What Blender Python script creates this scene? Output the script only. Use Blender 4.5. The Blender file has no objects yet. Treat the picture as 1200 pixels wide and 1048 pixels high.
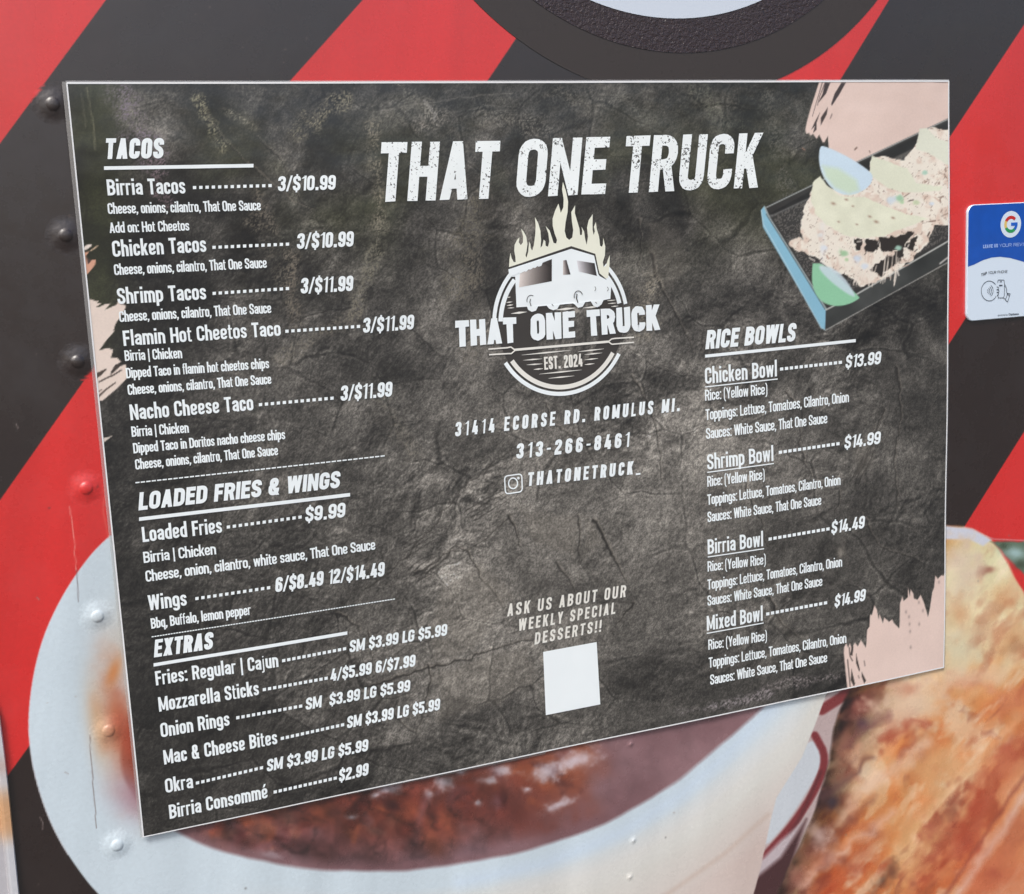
import bpy, math, random
import numpy as np
from mathutils import Matrix, Vector
from mathutils.geometry import tessellate_polygon
random.seed(4); rng = np.random.default_rng(7)
sc = bpy.context.scene; COL = sc.collection
R_ = math.radians

# ------------------------------------------------------------ camera
CAM = np.array([-0.0730988442812397, -1.150765226936892, 1.8801106978389843])
RC = np.array([[0.9258303677337576, 0.10644076173071393, -0.3626409993701225],
               [-0.37487531632733534, 0.1366988376333276, -0.9169416148251629],
               [-0.04802736085249726, 0.9848775517961017, 0.16646194933876485]])
FPX = 1497.628
cd = bpy.data.cameras.new('camera'); cam = bpy.data.objects.new('camera', cd); COL.objects.link(cam)
m4 = Matrix([list(RC[i]) + [CAM[i]] for i in range(3)] + [[0, 0, 0, 1]])
cam.matrix_world = m4
cd.sensor_width = 36; cd.lens = FPX * 36 / 1200; cd.clip_end = 500; cd.clip_start = 0.02
sc.camera = cam
# ------------------------------------------------------------ light
SUN_EL, SUN_AZ = 52, 222            # azimuth of the sun measured from +Y, clockwise
w = bpy.data.worlds.new("World"); sc.world = w; w.use_nodes = True
nt = w.node_tree; bg = nt.nodes['Background']
sky = nt.nodes.new('ShaderNodeTexSky'); sky.sky_type = 'NISHITA'; sky.sun_disc = False
sky.sun_elevation = R_(SUN_EL); sky.sun_rotation = R_(SUN_AZ)
sky.air_density = 1.0; sky.dust_density = 4.5; sky.ozone_density = 1.0
nt.links.new(sky.outputs[0], bg.inputs[0]); bg.inputs[1].default_value = 0.12
sd = bpy.data.lights.new('sun', 'SUN'); sd.energy = 1.5; sd.angle = R_(14); sd.color = (0.97, 0.98, 0.96)
sun = bpy.data.objects.new('sun', sd); COL.objects.link(sun)
az = R_(SUN_AZ); el = R_(SUN_EL)
sdir = Vector((math.sin(az) * math.cos(el), math.cos(az) * math.cos(el), math.sin(el)))
sun.rotation_euler = sdir.to_track_quat('Z', 'Y').to_euler()
sc.view_settings.view_transform = 'Standard'; sc.view_settings.look = 'None'
sc.view_settings.gamma = 1; sc.view_settings.exposure = 0.49
sc.render.resolution_x = 1024; sc.render.resolution_y = 894
try: sc.cycles.use_denoising = True
except Exception: pass

# ------------------------------------------------------------ plane <-> photograph mapping (used only to measure the flat artwork)
def plane(px, py, off=0.0):
    px = np.asarray(px, float); py = np.asarray(py, float)
    d = np.stack([(px - 600) / FPX, -(py - 524) / FPX, -np.ones_like(px)], -1) @ RC.T
    t = (-off - CAM[1]) / d[..., 1]
    return CAM[0] + d[..., 0] * t, CAM[2] + d[..., 2] * t
def pix(X, Z, off=0.0):
    v = np.stack([X - CAM[0], np.full_like(X, -off - CAM[1]), Z - CAM[2]], -1) @ RC
    return 600 + FPX * v[..., 0] / -v[..., 2], 524 - FPX * v[..., 1] / -v[..., 2]

def lin(c):
    c = np.asarray(c, float) / 255
    return np.where(c <= .04045, c / 12.92, ((c + .055) / 1.055) ** 2.4)

# ------------------------------------------------------------ mesh helpers
def mesh_obj(name, V, F, mat, parent=None, col=None, smooth=False):
    me = bpy.data.meshes.new(name)
    V = np.asarray(V, np.float32).reshape(-1, 3)
    if isinstance(F, np.ndarray):
        n = len(F); k = F.shape[1]
        me.vertices.add(len(V)); me.vertices.foreach_set('co', V.ravel())
        me.loops.add(n * k); me.polygons.add(n)
        me.loops.foreach_set('vertex_index', F.astype(np.int32).ravel())
        me.polygons.foreach_set('loop_start', np.arange(n, dtype=np.int32) * k)
        me.polygons.foreach_set('loop_total', np.full(n, k, np.int32))
        me.update(calc_edges=True)
    else:
        me.from_pydata(V.tolist(), [], F)
    if col is not None:
        a = me.color_attributes.new('Col', 'FLOAT_COLOR', 'POINT')
        c = np.ones((len(V), 4), np.float32); c[:, :3] = col; a.data.foreach_set('color', c.ravel())
    if smooth: me.polygons.foreach_set('use_smooth', np.ones(len(me.polygons), bool))
    me.materials.append(mat)
    o = bpy.data.objects.new(name, me); COL.objects.link(o)
    if parent: o.parent = parent
    return o
def thing(name, label, cat, loc=(0, 0, 0), group=None):
    o = bpy.data.objects.new(name, None); COL.objects.link(o); o.empty_display_size = .05
    o.location = loc; o['label'] = label; o['category'] = cat
    if group: o['group'] = group
    bpy.context.view_layer.update()
    return o

# ------------------------------------------------------------ procedural materials
def nodes(name):
    m = bpy.data.materials.new(name); m.use_nodes = True
    n = m.node_tree.nodes; return m, n, m.node_tree.links, n['Principled BSDF']
def print_mat(name, color=None, rough=.45, coat=1.0, coat_rough=.08, spec=.5, grain=0.0, grain_scale=900, wear=None,
              bump=0.0, bump_scale=60, fine=0.0, fine_scale=1500, metal=0):
    m, n, l, b = nodes(name)
    pos = n.new('ShaderNodeNewGeometry')
    if color is None:
        a = n.new('ShaderNodeAttribute'); a.attribute_name = 'Col'; out = a.outputs['Color']
    else:
        a = n.new('ShaderNodeRGB'); a.outputs[0].default_value = (*color, 1); out = a.outputs[0]
    if grain:
        g = n.new('ShaderNodeTexNoise'); g.inputs['Scale'].default_value = grain_scale; g.inputs['Detail'].default_value = 3
        l.new(pos.outputs['Position'], g.inputs['Vector'])
        r = n.new('ShaderNodeMapRange'); r.inputs[1].default_value = .25; r.inputs[2].default_value = .75
        r.inputs[3].default_value = 1 - grain; r.inputs[4].default_value = 1 + grain
        l.new(g.outputs[0], r.inputs[0])
        mx = n.new('ShaderNodeVectorMath'); mx.operation = 'SCALE'
        l.new(out, mx.inputs[0]); l.new(r.outputs[0], mx.inputs['Scale']); out = mx.outputs[0]
    if wear:
        thr, scale, dark = wear
        g = n.new('ShaderNodeTexNoise'); g.inputs['Scale'].default_value = scale; g.inputs['Detail'].default_value = 4
        g.inputs['Roughness'].default_value = .65
        l.new(pos.outputs['Position'], g.inputs['Vector'])
        g2 = n.new('ShaderNodeTexNoise'); g2.inputs['Scale'].default_value = scale * .12; g2.inputs['Detail'].default_value = 1
        l.new(pos.outputs['Position'], g2.inputs['Vector'])
        ad = n.new('ShaderNodeMath'); ad.operation = 'MULTIPLY_ADD'; ad.inputs[1].default_value = .35
        l.new(g2.outputs[0], ad.inputs[0]); l.new(g.outputs[0], ad.inputs[2])
        r = n.new('ShaderNodeMapRange'); r.inputs[1].default_value = thr; r.inputs[2].default_value = thr + .02
        l.new(ad.outputs[0], r.inputs[0])
        mx = n.new('ShaderNodeMix'); mx.data_type = 'RGBA'
        l.new(r.outputs[0], mx.inputs[0]); l.new(out, mx.inputs[6]); mx.inputs[7].default_value = (*dark, 1); out = mx.outputs[2]
    l.new(out, b.inputs['Base Color'])
    b.inputs['Roughness'].default_value = rough; b.inputs['Specular IOR Level'].default_value = spec
    b.inputs['Coat Weight'].default_value = coat; b.inputs['Coat Roughness'].default_value = coat_rough
    b.inputs['Metallic'].default_value = metal
    sm = n.new('ShaderNodeTexNoise'); sm.inputs['Scale'].default_value = 16; sm.inputs['Detail'].default_value = 5; sm.inputs['Roughness'].default_value = .7
    l.new(pos.outputs['Position'], sm.inputs['Vector'])
    sr = n.new('ShaderNodeMapRange'); sr.inputs[1].default_value = .35; sr.inputs[2].default_value = .68; sr.inputs[3].default_value = coat_rough * .6; sr.inputs[4].default_value = coat_rough * 2.4
    l.new(sm.outputs[0], sr.inputs[0]); l.new(sr.outputs[0], b.inputs['Coat Roughness'])
    if bump or fine:
        prev = None
        for amt, scl, det in ((bump, bump_scale, 2), (fine, fine_scale, 2)):
            if not amt: continue
            g = n.new('ShaderNodeTexNoise'); g.inputs['Scale'].default_value = scl; g.inputs['Detail'].default_value = det
            l.new(pos.outputs['Position'], g.inputs['Vector'])
            bp = n.new('ShaderNodeBump'); bp.inputs['Strength'].default_value = 1; bp.inputs['Distance'].default_value = amt
            l.new(g.outputs[0], bp.inputs['Height'])
            if prev: l.new(prev.outputs[0], bp.inputs['Normal'])
            prev = bp
        l.new(prev.outputs[0], b.inputs['Coat Normal']); l.new(prev.outputs[0], b.inputs['Normal'])
    return m
PK = dict(rough=.5, coat=1.0, coat_rough=.09, bump=.0010, bump_scale=26, fine=.00002, fine_scale=700)
M_sheet = print_mat('laminated_print', None, grain=.34, grain_scale=640, **PK)
M_ink = print_mat('white_ink', tuple(lin((238, 245, 247))), **PK)
M_cream = print_mat('cream_ink', tuple(lin((232, 230, 222))), **PK)
M_title = print_mat('distressed_ink', tuple(lin((240, 246, 246))), wear=(.79, 420, (.045, .043, .04)), **PK)
M_flame = print_mat('flame_ink', tuple(lin((234, 235, 218))), **PK)
M_dark = print_mat('dark_ink', tuple(lin((58, 54, 51))), **PK)
M_art = print_mat('photo_ink', None, grain=.04, grain_scale=500, **PK)
M_wrap = print_mat('vinyl_wrap', None, rough=.34, coat=1.0, coat_rough=.2, spec=.9, bump=.0004, bump_scale=14, grain=.05, grain_scale=260, fine=.00001, fine_scale=900)
M_rivet = print_mat('vinyl_over_rivet', None, rough=.42, coat=.8, coat_rough=.3, spec=.8, bump=.0004, bump_scale=160, grain=.12, grain_scale=400)
M_edge = print_mat('paper_edge', (.78, .79, .80), rough=.4, coat=.5)
M_white = print_mat('white_acrylic', tuple(lin((212, 226, 240))), rough=.3, coat=1, coat_rough=.05)
M_blue = print_mat('blue_ink', tuple(lin((14, 80, 175))), rough=.3, coat=1, coat_rough=.05, grain=.1, grain_scale=60)
def film_mat():
    m, n, l, b = nodes('clear_film')
    b.inputs['Base Color'].default_value = (.42, .42, .42, 1); b.inputs['Roughness'].default_value = .12
    b.inputs['Coat Weight'].default_value = 1; b.inputs['Alpha'].default_value = .38
    return m
M_film = film_mat()

# ------------------------------------------------------------ numpy noise and painting
def vnoise(x, y, f, seed):
    g = np.random.default_rng(seed).random((257, 257)); g[256] = g[0]; g[:, 256] = g[:, 0]
    X = x * f + seed * 13.7; Y = y * f + seed * 7.3
    xi = np.floor(X).astype(int); yi = np.floor(Y).astype(int); u = X - xi; v = Y - yi
    u = u * u * (3 - 2 * u); v = v * v * (3 - 2 * v); xi %= 256; yi %= 256
    return (g[yi, xi] * (1 - u) + g[yi, xi + 1] * u) * (1 - v) + (g[yi + 1, xi] * (1 - u) + g[yi + 1, xi + 1] * u) * v
def fbm(x, y, f, seed, o=4, ridged=False, gain=.5):
    s = 0; a = 1; n = 0
    for k in range(o):
        v = vnoise(x, y, f * 2 ** k, seed + k)
        if ridged: v = 1 - abs(2 * v - 1)
        s = s + a * v; n += a; a *= gain
    return s / n
def sdist(x, y, poly):
    """signed distance (inside positive) to a polygon for flat arrays"""
    P = np.asarray(poly, float); d = np.full(x.shape, 1e9); ins = np.zeros(x.shape, bool)
    for i in range(len(P)):
        ax, ay = P[i]; bx, by = P[(i + 1) % len(P)]
        ex, ey = bx - ax, by - ay; L = ex * ex + ey * ey + 1e-9
        t = np.clip(((x - ax) * ex + (y - ay) * ey) / L, 0, 1)
        d = np.minimum(d, (x - ax - t * ex) ** 2 + (y - ay - t * ey) ** 2)
        if abs(ey) > 1e-9:
            c = ((ay > y) != (by > y)) & (x < ex * (y - ay) / ey + ax); ins ^= c
    d = np.sqrt(d); return np.where(ins, d, -d)
def ck(P, n=2, closed=True):
    P = [tuple(p) for p in P]
    for _ in range(n):
        Q = [] if closed else [P[0]]
        for i in range(len(P) if closed else len(P) - 1):
            a, b = P[i], P[(i + 1) % len(P)]
            Q += [(.75 * a[0] + .25 * b[0], .75 * a[1] + .25 * b[1]), (.25 * a[0] + .75 * b[0], .25 * a[1] + .75 * b[1])]
        if not closed: Q.append(P[-1])
        P = Q
    return P
class Paint:
    def __init__(s, x, y, base):
        s.x, s.y = x, y; s.c = np.empty(x.shape + (3,)); s.c[:] = base; s.reg = np.zeros(x.shape, int)
        s.jx = s.jy = 0
    def blend(s, a, col, reg=None):
        col = np.asarray(col, float)
        s.c = s.c * (1 - a[..., None]) + col * a[..., None]
        if reg is not None: s.reg = np.where(a > .5, reg, s.reg)
    def sel(s, pts, m):
        P = np.asarray(pts, float)
        return (s.x > P[:, 0].min() - m) & (s.x < P[:, 0].max() + m) & (s.y > P[:, 1].min() - m) & (s.y < P[:, 1].max() + m)
    def poly(s, pts, col, soft=.7, reg=None, jit=0, jf=.15, alpha=1):
        k = s.sel(pts, soft * 2 + jit + 1)
        if not k.any(): return
        x, y = s.x[k], s.y[k]
        if jit:
            x = x + (fbm(x, y, jf, 11, 2) - .5) * 2 * jit; y = y + (fbm(x, y, jf, 31, 2) - .5) * 2 * jit
        a = np.clip(.5 + sdist(x, y, pts) / (2 * soft), 0, 1) * alpha
        A = np.zeros(s.x.shape); A[k] = a
        if callable(col):
            C = np.zeros(s.c.shape); C[k] = col(s.x[k], s.y[k]); s.c = s.c * (1 - A[..., None]) + C * A[..., None]
            if reg is not None: s.reg = np.where(A > .5, reg, s.reg)
        else: s.blend(A, col, reg)
    def line(s, pts, wd, col, alpha=1, soft=.6, jit=0, jf=.1, w1=None):
        k = s.sel(pts, wd + soft * 2 + jit + 1)
        if not k.any(): return
        x, y = s.x[k], s.y[k]
        if jit:
            x = x + (fbm(x, y, jf, 17, 3) - .5) * 2 * jit; y = y + (fbm(x, y, jf, 37, 3) - .5) * 2 * jit
        d = np.full(x.shape, 1e9); n = len(pts) - 1
        for i in range(n):
            ax, ay = pts[i]; bx, by = pts[i + 1]; ex, ey = bx - ax, by - ay
            t = np.clip(((x - ax) * ex + (y - ay) * ey) / (ex * ex + ey * ey + 1e-9), 0, 1)
            W = wd if w1 is None else wd + (w1 - wd) * (i + t) / n
            d = np.minimum(d, np.hypot(x - ax - t * ex, y - ay - t * ey) - W / 2)
        A = np.zeros(s.x.shape); A[k] = np.clip(.5 - d / (2 * soft), 0, 1) * alpha
        s.blend(A, col)
    def blob(s, cx, cy, rx, ry, col, alpha=1, ang=0, p=2, nz=0, nf=.06):
        m = 3 * max(rx, ry); k = (abs(s.x - cx) < m) & (abs(s.y - cy) < m)
        if not k.any(): return
        x, y = s.x[k] - cx, s.y[k] - cy; c, n = math.cos(R_(ang)), math.sin(R_(ang))
        u = (x * c + y * n) / rx; v = (-x * n + y * c) / ry; r = np.hypot(u, v); r0 = r
        if nz: r = r * np.maximum(.45, 1 + nz * (fbm(s.x[k], s.y[k], nf, 51, 3) - .5) * 2)
        A = np.zeros(s.x.shape); A[k] = np.exp(-r ** p) * alpha * np.clip((2.7 - r0) / .9, 0, 1); s.blend(A, col)

# ============================================================ GROUND
o = None
V = [(-60, -60, 0), (60, -60, 0), (60, 1.0, 0), (-60, 1.0, 0)]
gm, n_, l_, b_ = nodes('dark_asphalt')
t_ = n_.new('ShaderNodeTexNoise'); t_.inputs['Scale'].default_value = 3; t_.inputs['Detail'].default_value = 8
r_ = n_.new('ShaderNodeValToRGB'); r_.color_ramp.elements[0].color = (.07, .068, .064, 1); r_.color_ramp.elements[1].color = (.12, .117, .11, 1)  # ground out of view, toned dark to dim its reflection in the gloss
p_ = n_.new('ShaderNodeNewGeometry'); l_.new(p_.outputs['Position'], t_.inputs['Vector']); l_.new(t_.outputs[0], r_.inputs[0]); l_.new(r_.outputs[0], b_.inputs['Base Color'])
b_.inputs['Roughness'].default_value = .9
gr = mesh_obj('ground', V, [(0, 1, 2, 3)], gm); gr['kind'] = 'structure'; gr['label'] = 'dark asphalt ground in front of the truck'

# ============================================================ FOOD TRUCK WALL (wrap artwork painted in numpy, split into parts by region)
EMB = ((789, -178), 293)
def conv(pts, ox, oy, s): return [(ox + x / s, oy + y / s) for x, y in pts]
def wrap_paint(x, y):
    P = Paint(x, y, (35, 22, 18))
    RED = (206, 40, 44)
    big = 3000
    def redcol(X, Y):
        n = fbm(X, Y, .01, 3, 3)
        return np.stack([213 + 0 * n, 34 + 6 * n, 32 + 6 * n], -1)
    # diagonal red bands of the wrap
    P.poly([(124 + 1476, -2000), (124, 0), (0, 168), (-900, 1387), (-1400, 1387), (-1400, -2000)], redcol, reg=1)
    P.poly([(124 + 1476, -2000), (124, 0), (0, 168), (-900, 1387), (-1150, 1387), (-200, 80), (-70, -80), (1200, -2000)], redcol, reg=1)
    P.poly([(2190, -2000), (425, 0), (338, 97), (114, 424), (0, 586), (-1150, 2200), (-960, 2200), (10, 908), (36, 872), (90, 790), (570, 97), (605, 45), (640, 0), (2400, -2000)], redcol, reg=2)
    P.poly([(2600, -2200), (1042, 0), (984, 95), (720, 520), (560, 520), (908, 95), (980, 0), (2400, -2200)], redcol, reg=3)
    P.poly([(2600, -2000), (1220, 0), (1200, 29), (1116, 156), (900, 480), (950, 640), (1115, 399), (1133, 371), (1400, -40), (2900, -2100)], redcol, reg=4)
    P.poly([(2600, -1500), (1200, 506), (1166, 560), (1129, 619), (1000, 800), (1500, 800), (3000, -1500)], redcol, reg=5)
    # vinyl seam scratches on red
    # -------- bowl
    bowl = [(129, 628), (110, 646), (90, 672), (70, 704), (51, 745), (39, 790), (33, 840), (35, 880), (42, 915), (55, 955), (72, 990), (92, 1020), (114, 1048), (190, 1120), (330, 1200), (600, 1230), (840, 1170),
            (885, 1048), (903, 962), (910, 935), (940, 887), (955, 850), (968, 815), (1000, 775), (700, 560), (300, 560)]
    bowl = ck(bowl[:19], 2, False) + bowl[19:]
    soup = ck([(190, 700), (172, 776), (158, 810), (146, 850), (140, 880), (142, 905), (152, 928), (172, 950), (210, 977), (254, 997), (310, 1010), (370, 1019), (440, 1023), (527, 1016), (613, 999), (700, 971), (775, 930), (825, 890), (860, 860), (895, 830), (930, 780), (800, 650), (300, 640)], 2)
    def bowlcol(X, Y):
        d = np.full(X.shape, 1e9); S = soup
        for i in range(len(S) - 1):
            ax, ay = S[i]; bx, by = S[i + 1]; ex, ey = bx - ax, by - ay
            t = np.clip(((X - ax) * ex + (Y - ay) * ey) / (ex * ex + ey * ey), 0, 1)
            d = np.minimum(d, np.hypot(X - ax - t * ex, Y - ay - t * ey))
        rim = np.array([206, 220, 228.]); body = np.array([218, 217, 210.]); f = np.clip((d - 22) / 26, 0, 1) * np.clip((X - 250) / 300, 0, 1)
        n = fbm(X, Y, .006, 5, 3)[..., None]
        c = rim * (1 - f[..., None]) + body * f[..., None]
        low = np.clip((X - 620) / 260, 0, 1) * np.clip((d - 60) / 60, 0, 1)
        c = c * (1 - low[..., None]) + np.array([208, 190, 182.]) * low[..., None]
        return c + (n - .5) * 14
    # cup handle and gap right of the bowl
    P.poly([(968, 815), (1010, 770), (1010, 850), (975, 900), (950, 965), (905, 1060), (870, 1060), (885, 962), (895, 935), (925, 887), (940, 850)], (186, 166, 164), soft=1.2, reg=8)
    P.poly(ck([(950, 867), (960, 871), (965, 890), (950, 922), (920, 968), (890, 1000), (885, 940), (915, 890)], 2), (200, 206, 212), soft=1.5, reg=8)
    P.line([(1004, 800), (985, 818), (963, 832)], 12, (124, 44, 46), .95, soft=1.5)
    P.line(ck([(955, 862), (969, 888), (957, 924), (930, 966), (896, 1004)], 2, False), 9, (120, 38, 42), .95, soft=1.5)
    P.line([(962, 905), (936, 962), (890, 1030)], 4, (92, 36, 40), .8, soft=2)
    P.poly([(940, 965), (915, 1010), (885, 1034), (890, 1010), (915, 985)], (190, 176, 180), soft=3)
    P.poly([(945, 960), (912, 1060), (870, 1060), (885, 1030), (915, 1005)], (70, 38, 40), soft=3)
    P.poly(bowl, bowlcol, reg=6, soft=.8)
    P.line(bowl[:44], 1.4, (226, 226, 232), .6)
    P.line([(640, 1120), (785, 1046), (850, 1000), (900, 955)], 3, (186, 158, 140), .45, soft=3)
    P.line([(600, 1046), (700, 1020), (800, 965), (868, 905), (925, 845)], 26, (224, 224, 222), .5, soft=14)
    P.line([(540, 1034), (640, 1012), (730, 975), (800, 930), (850, 885), (905, 830)], 13, (204, 220, 236), .7, soft=8)
    # soup
    def soupcol(X, Y):
        n = fbm(X, Y, .012, 21, 4); n2 = fbm(X, Y, .045, 25, 3)
        a = np.array([150, 116, 120.]); b = np.array([112, 76, 80.])
        return a * n[..., None] * 1.0 + b * (1 - n[..., None]) + ((n2 - .5) * 16)[..., None]
    P.poly(soup, soupcol, reg=7, soft=2.6, jit=1.5, jf=.03)
    inside = lambda: np.clip(sdist(P.x, P.y, soup) / 14, 0, 1)
    k = P.sel(soup, 5)
    Q = Paint(x[k], y[k], (0, 0, 0)); Q.c = P.c[k].copy()
    for (cx, cy, rx, ry, c, a) in [(300, 960, 80, 40, (118, 62, 52), .75), (380, 930, 70, 50, (128, 56, 40), .9), (460, 930, 60, 55, (112, 46, 32), .95),
            (540, 920, 60, 50, (124, 58, 42), .95), (620, 910, 55, 40, (138, 66, 46), .95), (590, 950, 60, 35, (108, 48, 38), .85), (430, 970, 60, 26, (140, 66, 44), .7), (505, 965, 22, 30, (96, 36, 26), .8),
            (660, 900, 36, 34, (150, 78, 50), .85), (350, 985, 90, 20, (120, 72, 74), .7), (260, 975, 60, 18, (116, 66, 60), .7), (560, 1000, 120, 16, (140, 112, 122), .5)]:
        Q.blob(cx, cy, rx, ry, c, a, nz=.5, nf=.03)
    R = random.Random(9)
    for i in range(120):
        cx = R.uniform(250, 690); cy = 995 - (cx - 250) * .19 + R.uniform(-70, 18) * (1 if cx > 330 else .5)
        c = R.choice([(150, 78, 52), (136, 60, 42), (92, 38, 30), (170, 92, 60), (78, 34, 32), (132, 90, 92), (150, 96, 82), (66, 30, 30), (120, 76, 80)])
        Q.blob(cx, cy, R.uniform(5, 17), R.uniform(4, 12), c, R.uniform(.35, .8), R.uniform(-60, 30), p=2.6, nz=.9, nf=.09)
    for cx, cy, rx, ry, ang in [(672, 892, 26, 9, -14), (640, 905, 15, 10, -20), (590, 902, 10, 6, -10), (575, 915, 9, 4, 0), (520, 917, 10, 6, -10), (503, 931, 6, 5, 0), (655, 943, 13, 5, -20), (455, 925, 14, 5, -10), (440, 932, 8, 4, -20),
                                (470, 900, 8, 3, 0), (318, 1004, 16, 5, 8), (412, 958, 5, 3, 0), (540, 905, 6, 3, 0), (560, 941, 4, 3, 0), (618, 925, 5, 3, 0)]:
        Q.blob(cx, cy, rx, ry, (218, 206, 214), .85, ang, nz=.7, nf=.12)
    Q.line([(487, 990), (492, 960), (500, 935)], 8, (150, 96, 98), .6, soft=4)
    Q.blob(507, 985, 12, 24, (158, 84, 60), .8, -28); Q.blob(524, 968, 10, 22, (150, 76, 54), .7, -20)
    Q.blob(130, 850, 20, 60, (178, 110, 66), .65, 15, nz=.4); Q.blob(134, 790, 9, 24, (200, 120, 60), .75, 20); Q.blob(152, 860, 16, 70, (166, 60, 36), .8, -8, nz=.3)
    Q.blob(150, 930, 26, 24, (150, 104, 118), .8); Q.blob(180, 950, 40, 20, (150, 100, 108), .6)
    gz = fbm(x[k], y[k], .05, 61, 4)[..., None]; rz = fbm(x[k] + .5 * y[k], y[k] - .4 * x[k], .035, 65, 4, ridged=True)[..., None]
    wmask = np.clip((640 - x[k]) / 120, .15, 1)[..., None]
    Q.c = Q.c * (1 - .16 * wmask) * (1 + (gz - .5) * .9 * wmask) * (1 - np.clip((rz - .70) * 4, 0, 1) * .30 * wmask)
    a = np.clip(sdist(x[k], y[k], soup) / 16 + .0, 0, 1)[..., None]
    P.c[k] = P.c[k] * (1 - a) + Q.c * a
    P.blob(133, 760, 22, 50, (206, 200, 190), .7, 12); P.blob(116, 850, 13, 46, (208, 168, 124), .8, -8); P.blob(137, 845, 18, 64, (196, 110, 66), .85, -6, nz=.4, nf=.04); P.blob(150, 870, 12, 56, (168, 70, 44), .8, -12, nz=.3); P.blob(133, 788, 7, 18, (208, 128, 66), .8, 20); P.blob(158, 935, 30, 22, (168, 128, 140), .75, 40)
    # chicken
    ch = [(1110, 617), (1140, 620), (1165, 634), (1185, 665), (1200, 700), (1400, 980), (1500, 1300), (860, 1300), (905, 1060), (918, 1030), (950, 965), (970, 905), (976, 855), (992, 812), (1040, 740), (1060, 617)]
    ch = ck(ch, 2)
    def chcol(X, Y):
        ca, sa = math.cos(R_(52)), math.sin(R_(52)); U = X * ca - Y * sa; W = X * sa + Y * ca
        W = W + 18 * (fbm(X, Y, .012, 72, 3) - .5)
        n = fbm(U * .42, W, .016, 71, 4); m = fbm(U * .5, W, .034, 75, 4, gain=.6); f = fbm(U * .6, W, .09, 79, 3); q = fbm(U * .4, W, .022, 83, 3, ridged=True)
        v = np.clip((Y - 640) / 240, 0, 1)
        hi = np.array([226, 212, 168.]) * (1 - v)[..., None] + np.array([230, 182, 138.]) * v[..., None]
        mid = np.array([218, 178, 122.]) * (1 - v)[..., None] + np.array([216, 134, 76.]) * v[..., None]
        lo = np.array([206, 136, 84.]) * (1 - v)[..., None] + np.array([184, 82, 42.]) * v[..., None]
        t = np.clip((n - .30) / .4, 0, 1)[..., None]
        c = np.where(t < .5, hi * (1 - 2 * t) + mid * 2 * t, mid * (2 - 2 * t) + lo * (2 * t - 1))
        t2 = (np.clip((m - .55) * 7, 0, 1) * (.25 + .75 * v))[..., None] * .7; c = c * (1 - t2) + np.array([164, 78, 50.]) * t2
        t3 = np.clip((.42 - m) * 8, 0, 1)[..., None] * .6; c = c * (1 - t3) + np.array([236, 208, 176.]) * t3
        t4 = (np.clip((q - .86) * 12, 0, 1) * v)[..., None] * .5; c = c * (1 - t4) + np.array([140, 66, 48.]) * t4
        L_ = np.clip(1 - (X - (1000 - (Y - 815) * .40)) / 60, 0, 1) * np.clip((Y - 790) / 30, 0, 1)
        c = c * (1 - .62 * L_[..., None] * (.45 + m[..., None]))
        s2 = np.clip(1 - abs((X - 1150) * .82 + (Y - 985) * .57 + 22) / 34, 0, 1)[..., None] * .45; c = c * (1 - s2) + np.array([180, 82, 44.]) * s2
        r2 = np.clip(((X - 1150) * .82 + (Y - 985) * .57) / 6, 0, 1)[..., None]
        c = np.array([206, 150, 104.]) + (c - np.array([206, 150, 104.])) * 1.22
        return c * (1 - r2) + (c * .45 + np.array([222, 152, 104.]) * .55) * r2 + ((f - .5) * 30)[..., None]
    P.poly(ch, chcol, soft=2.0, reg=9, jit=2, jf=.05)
    P.poly([(1090, 613), (1112, 617), (1140, 620), (1162, 633), (1152, 640), (1135, 632), (1110, 632), (1090, 630)], (208, 212, 226), soft=1.5)
    k = P.sel(ch, 3); Q = Paint(x[k], y[k], (0, 0, 0)); Q.c = P.c[k].copy()
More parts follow.
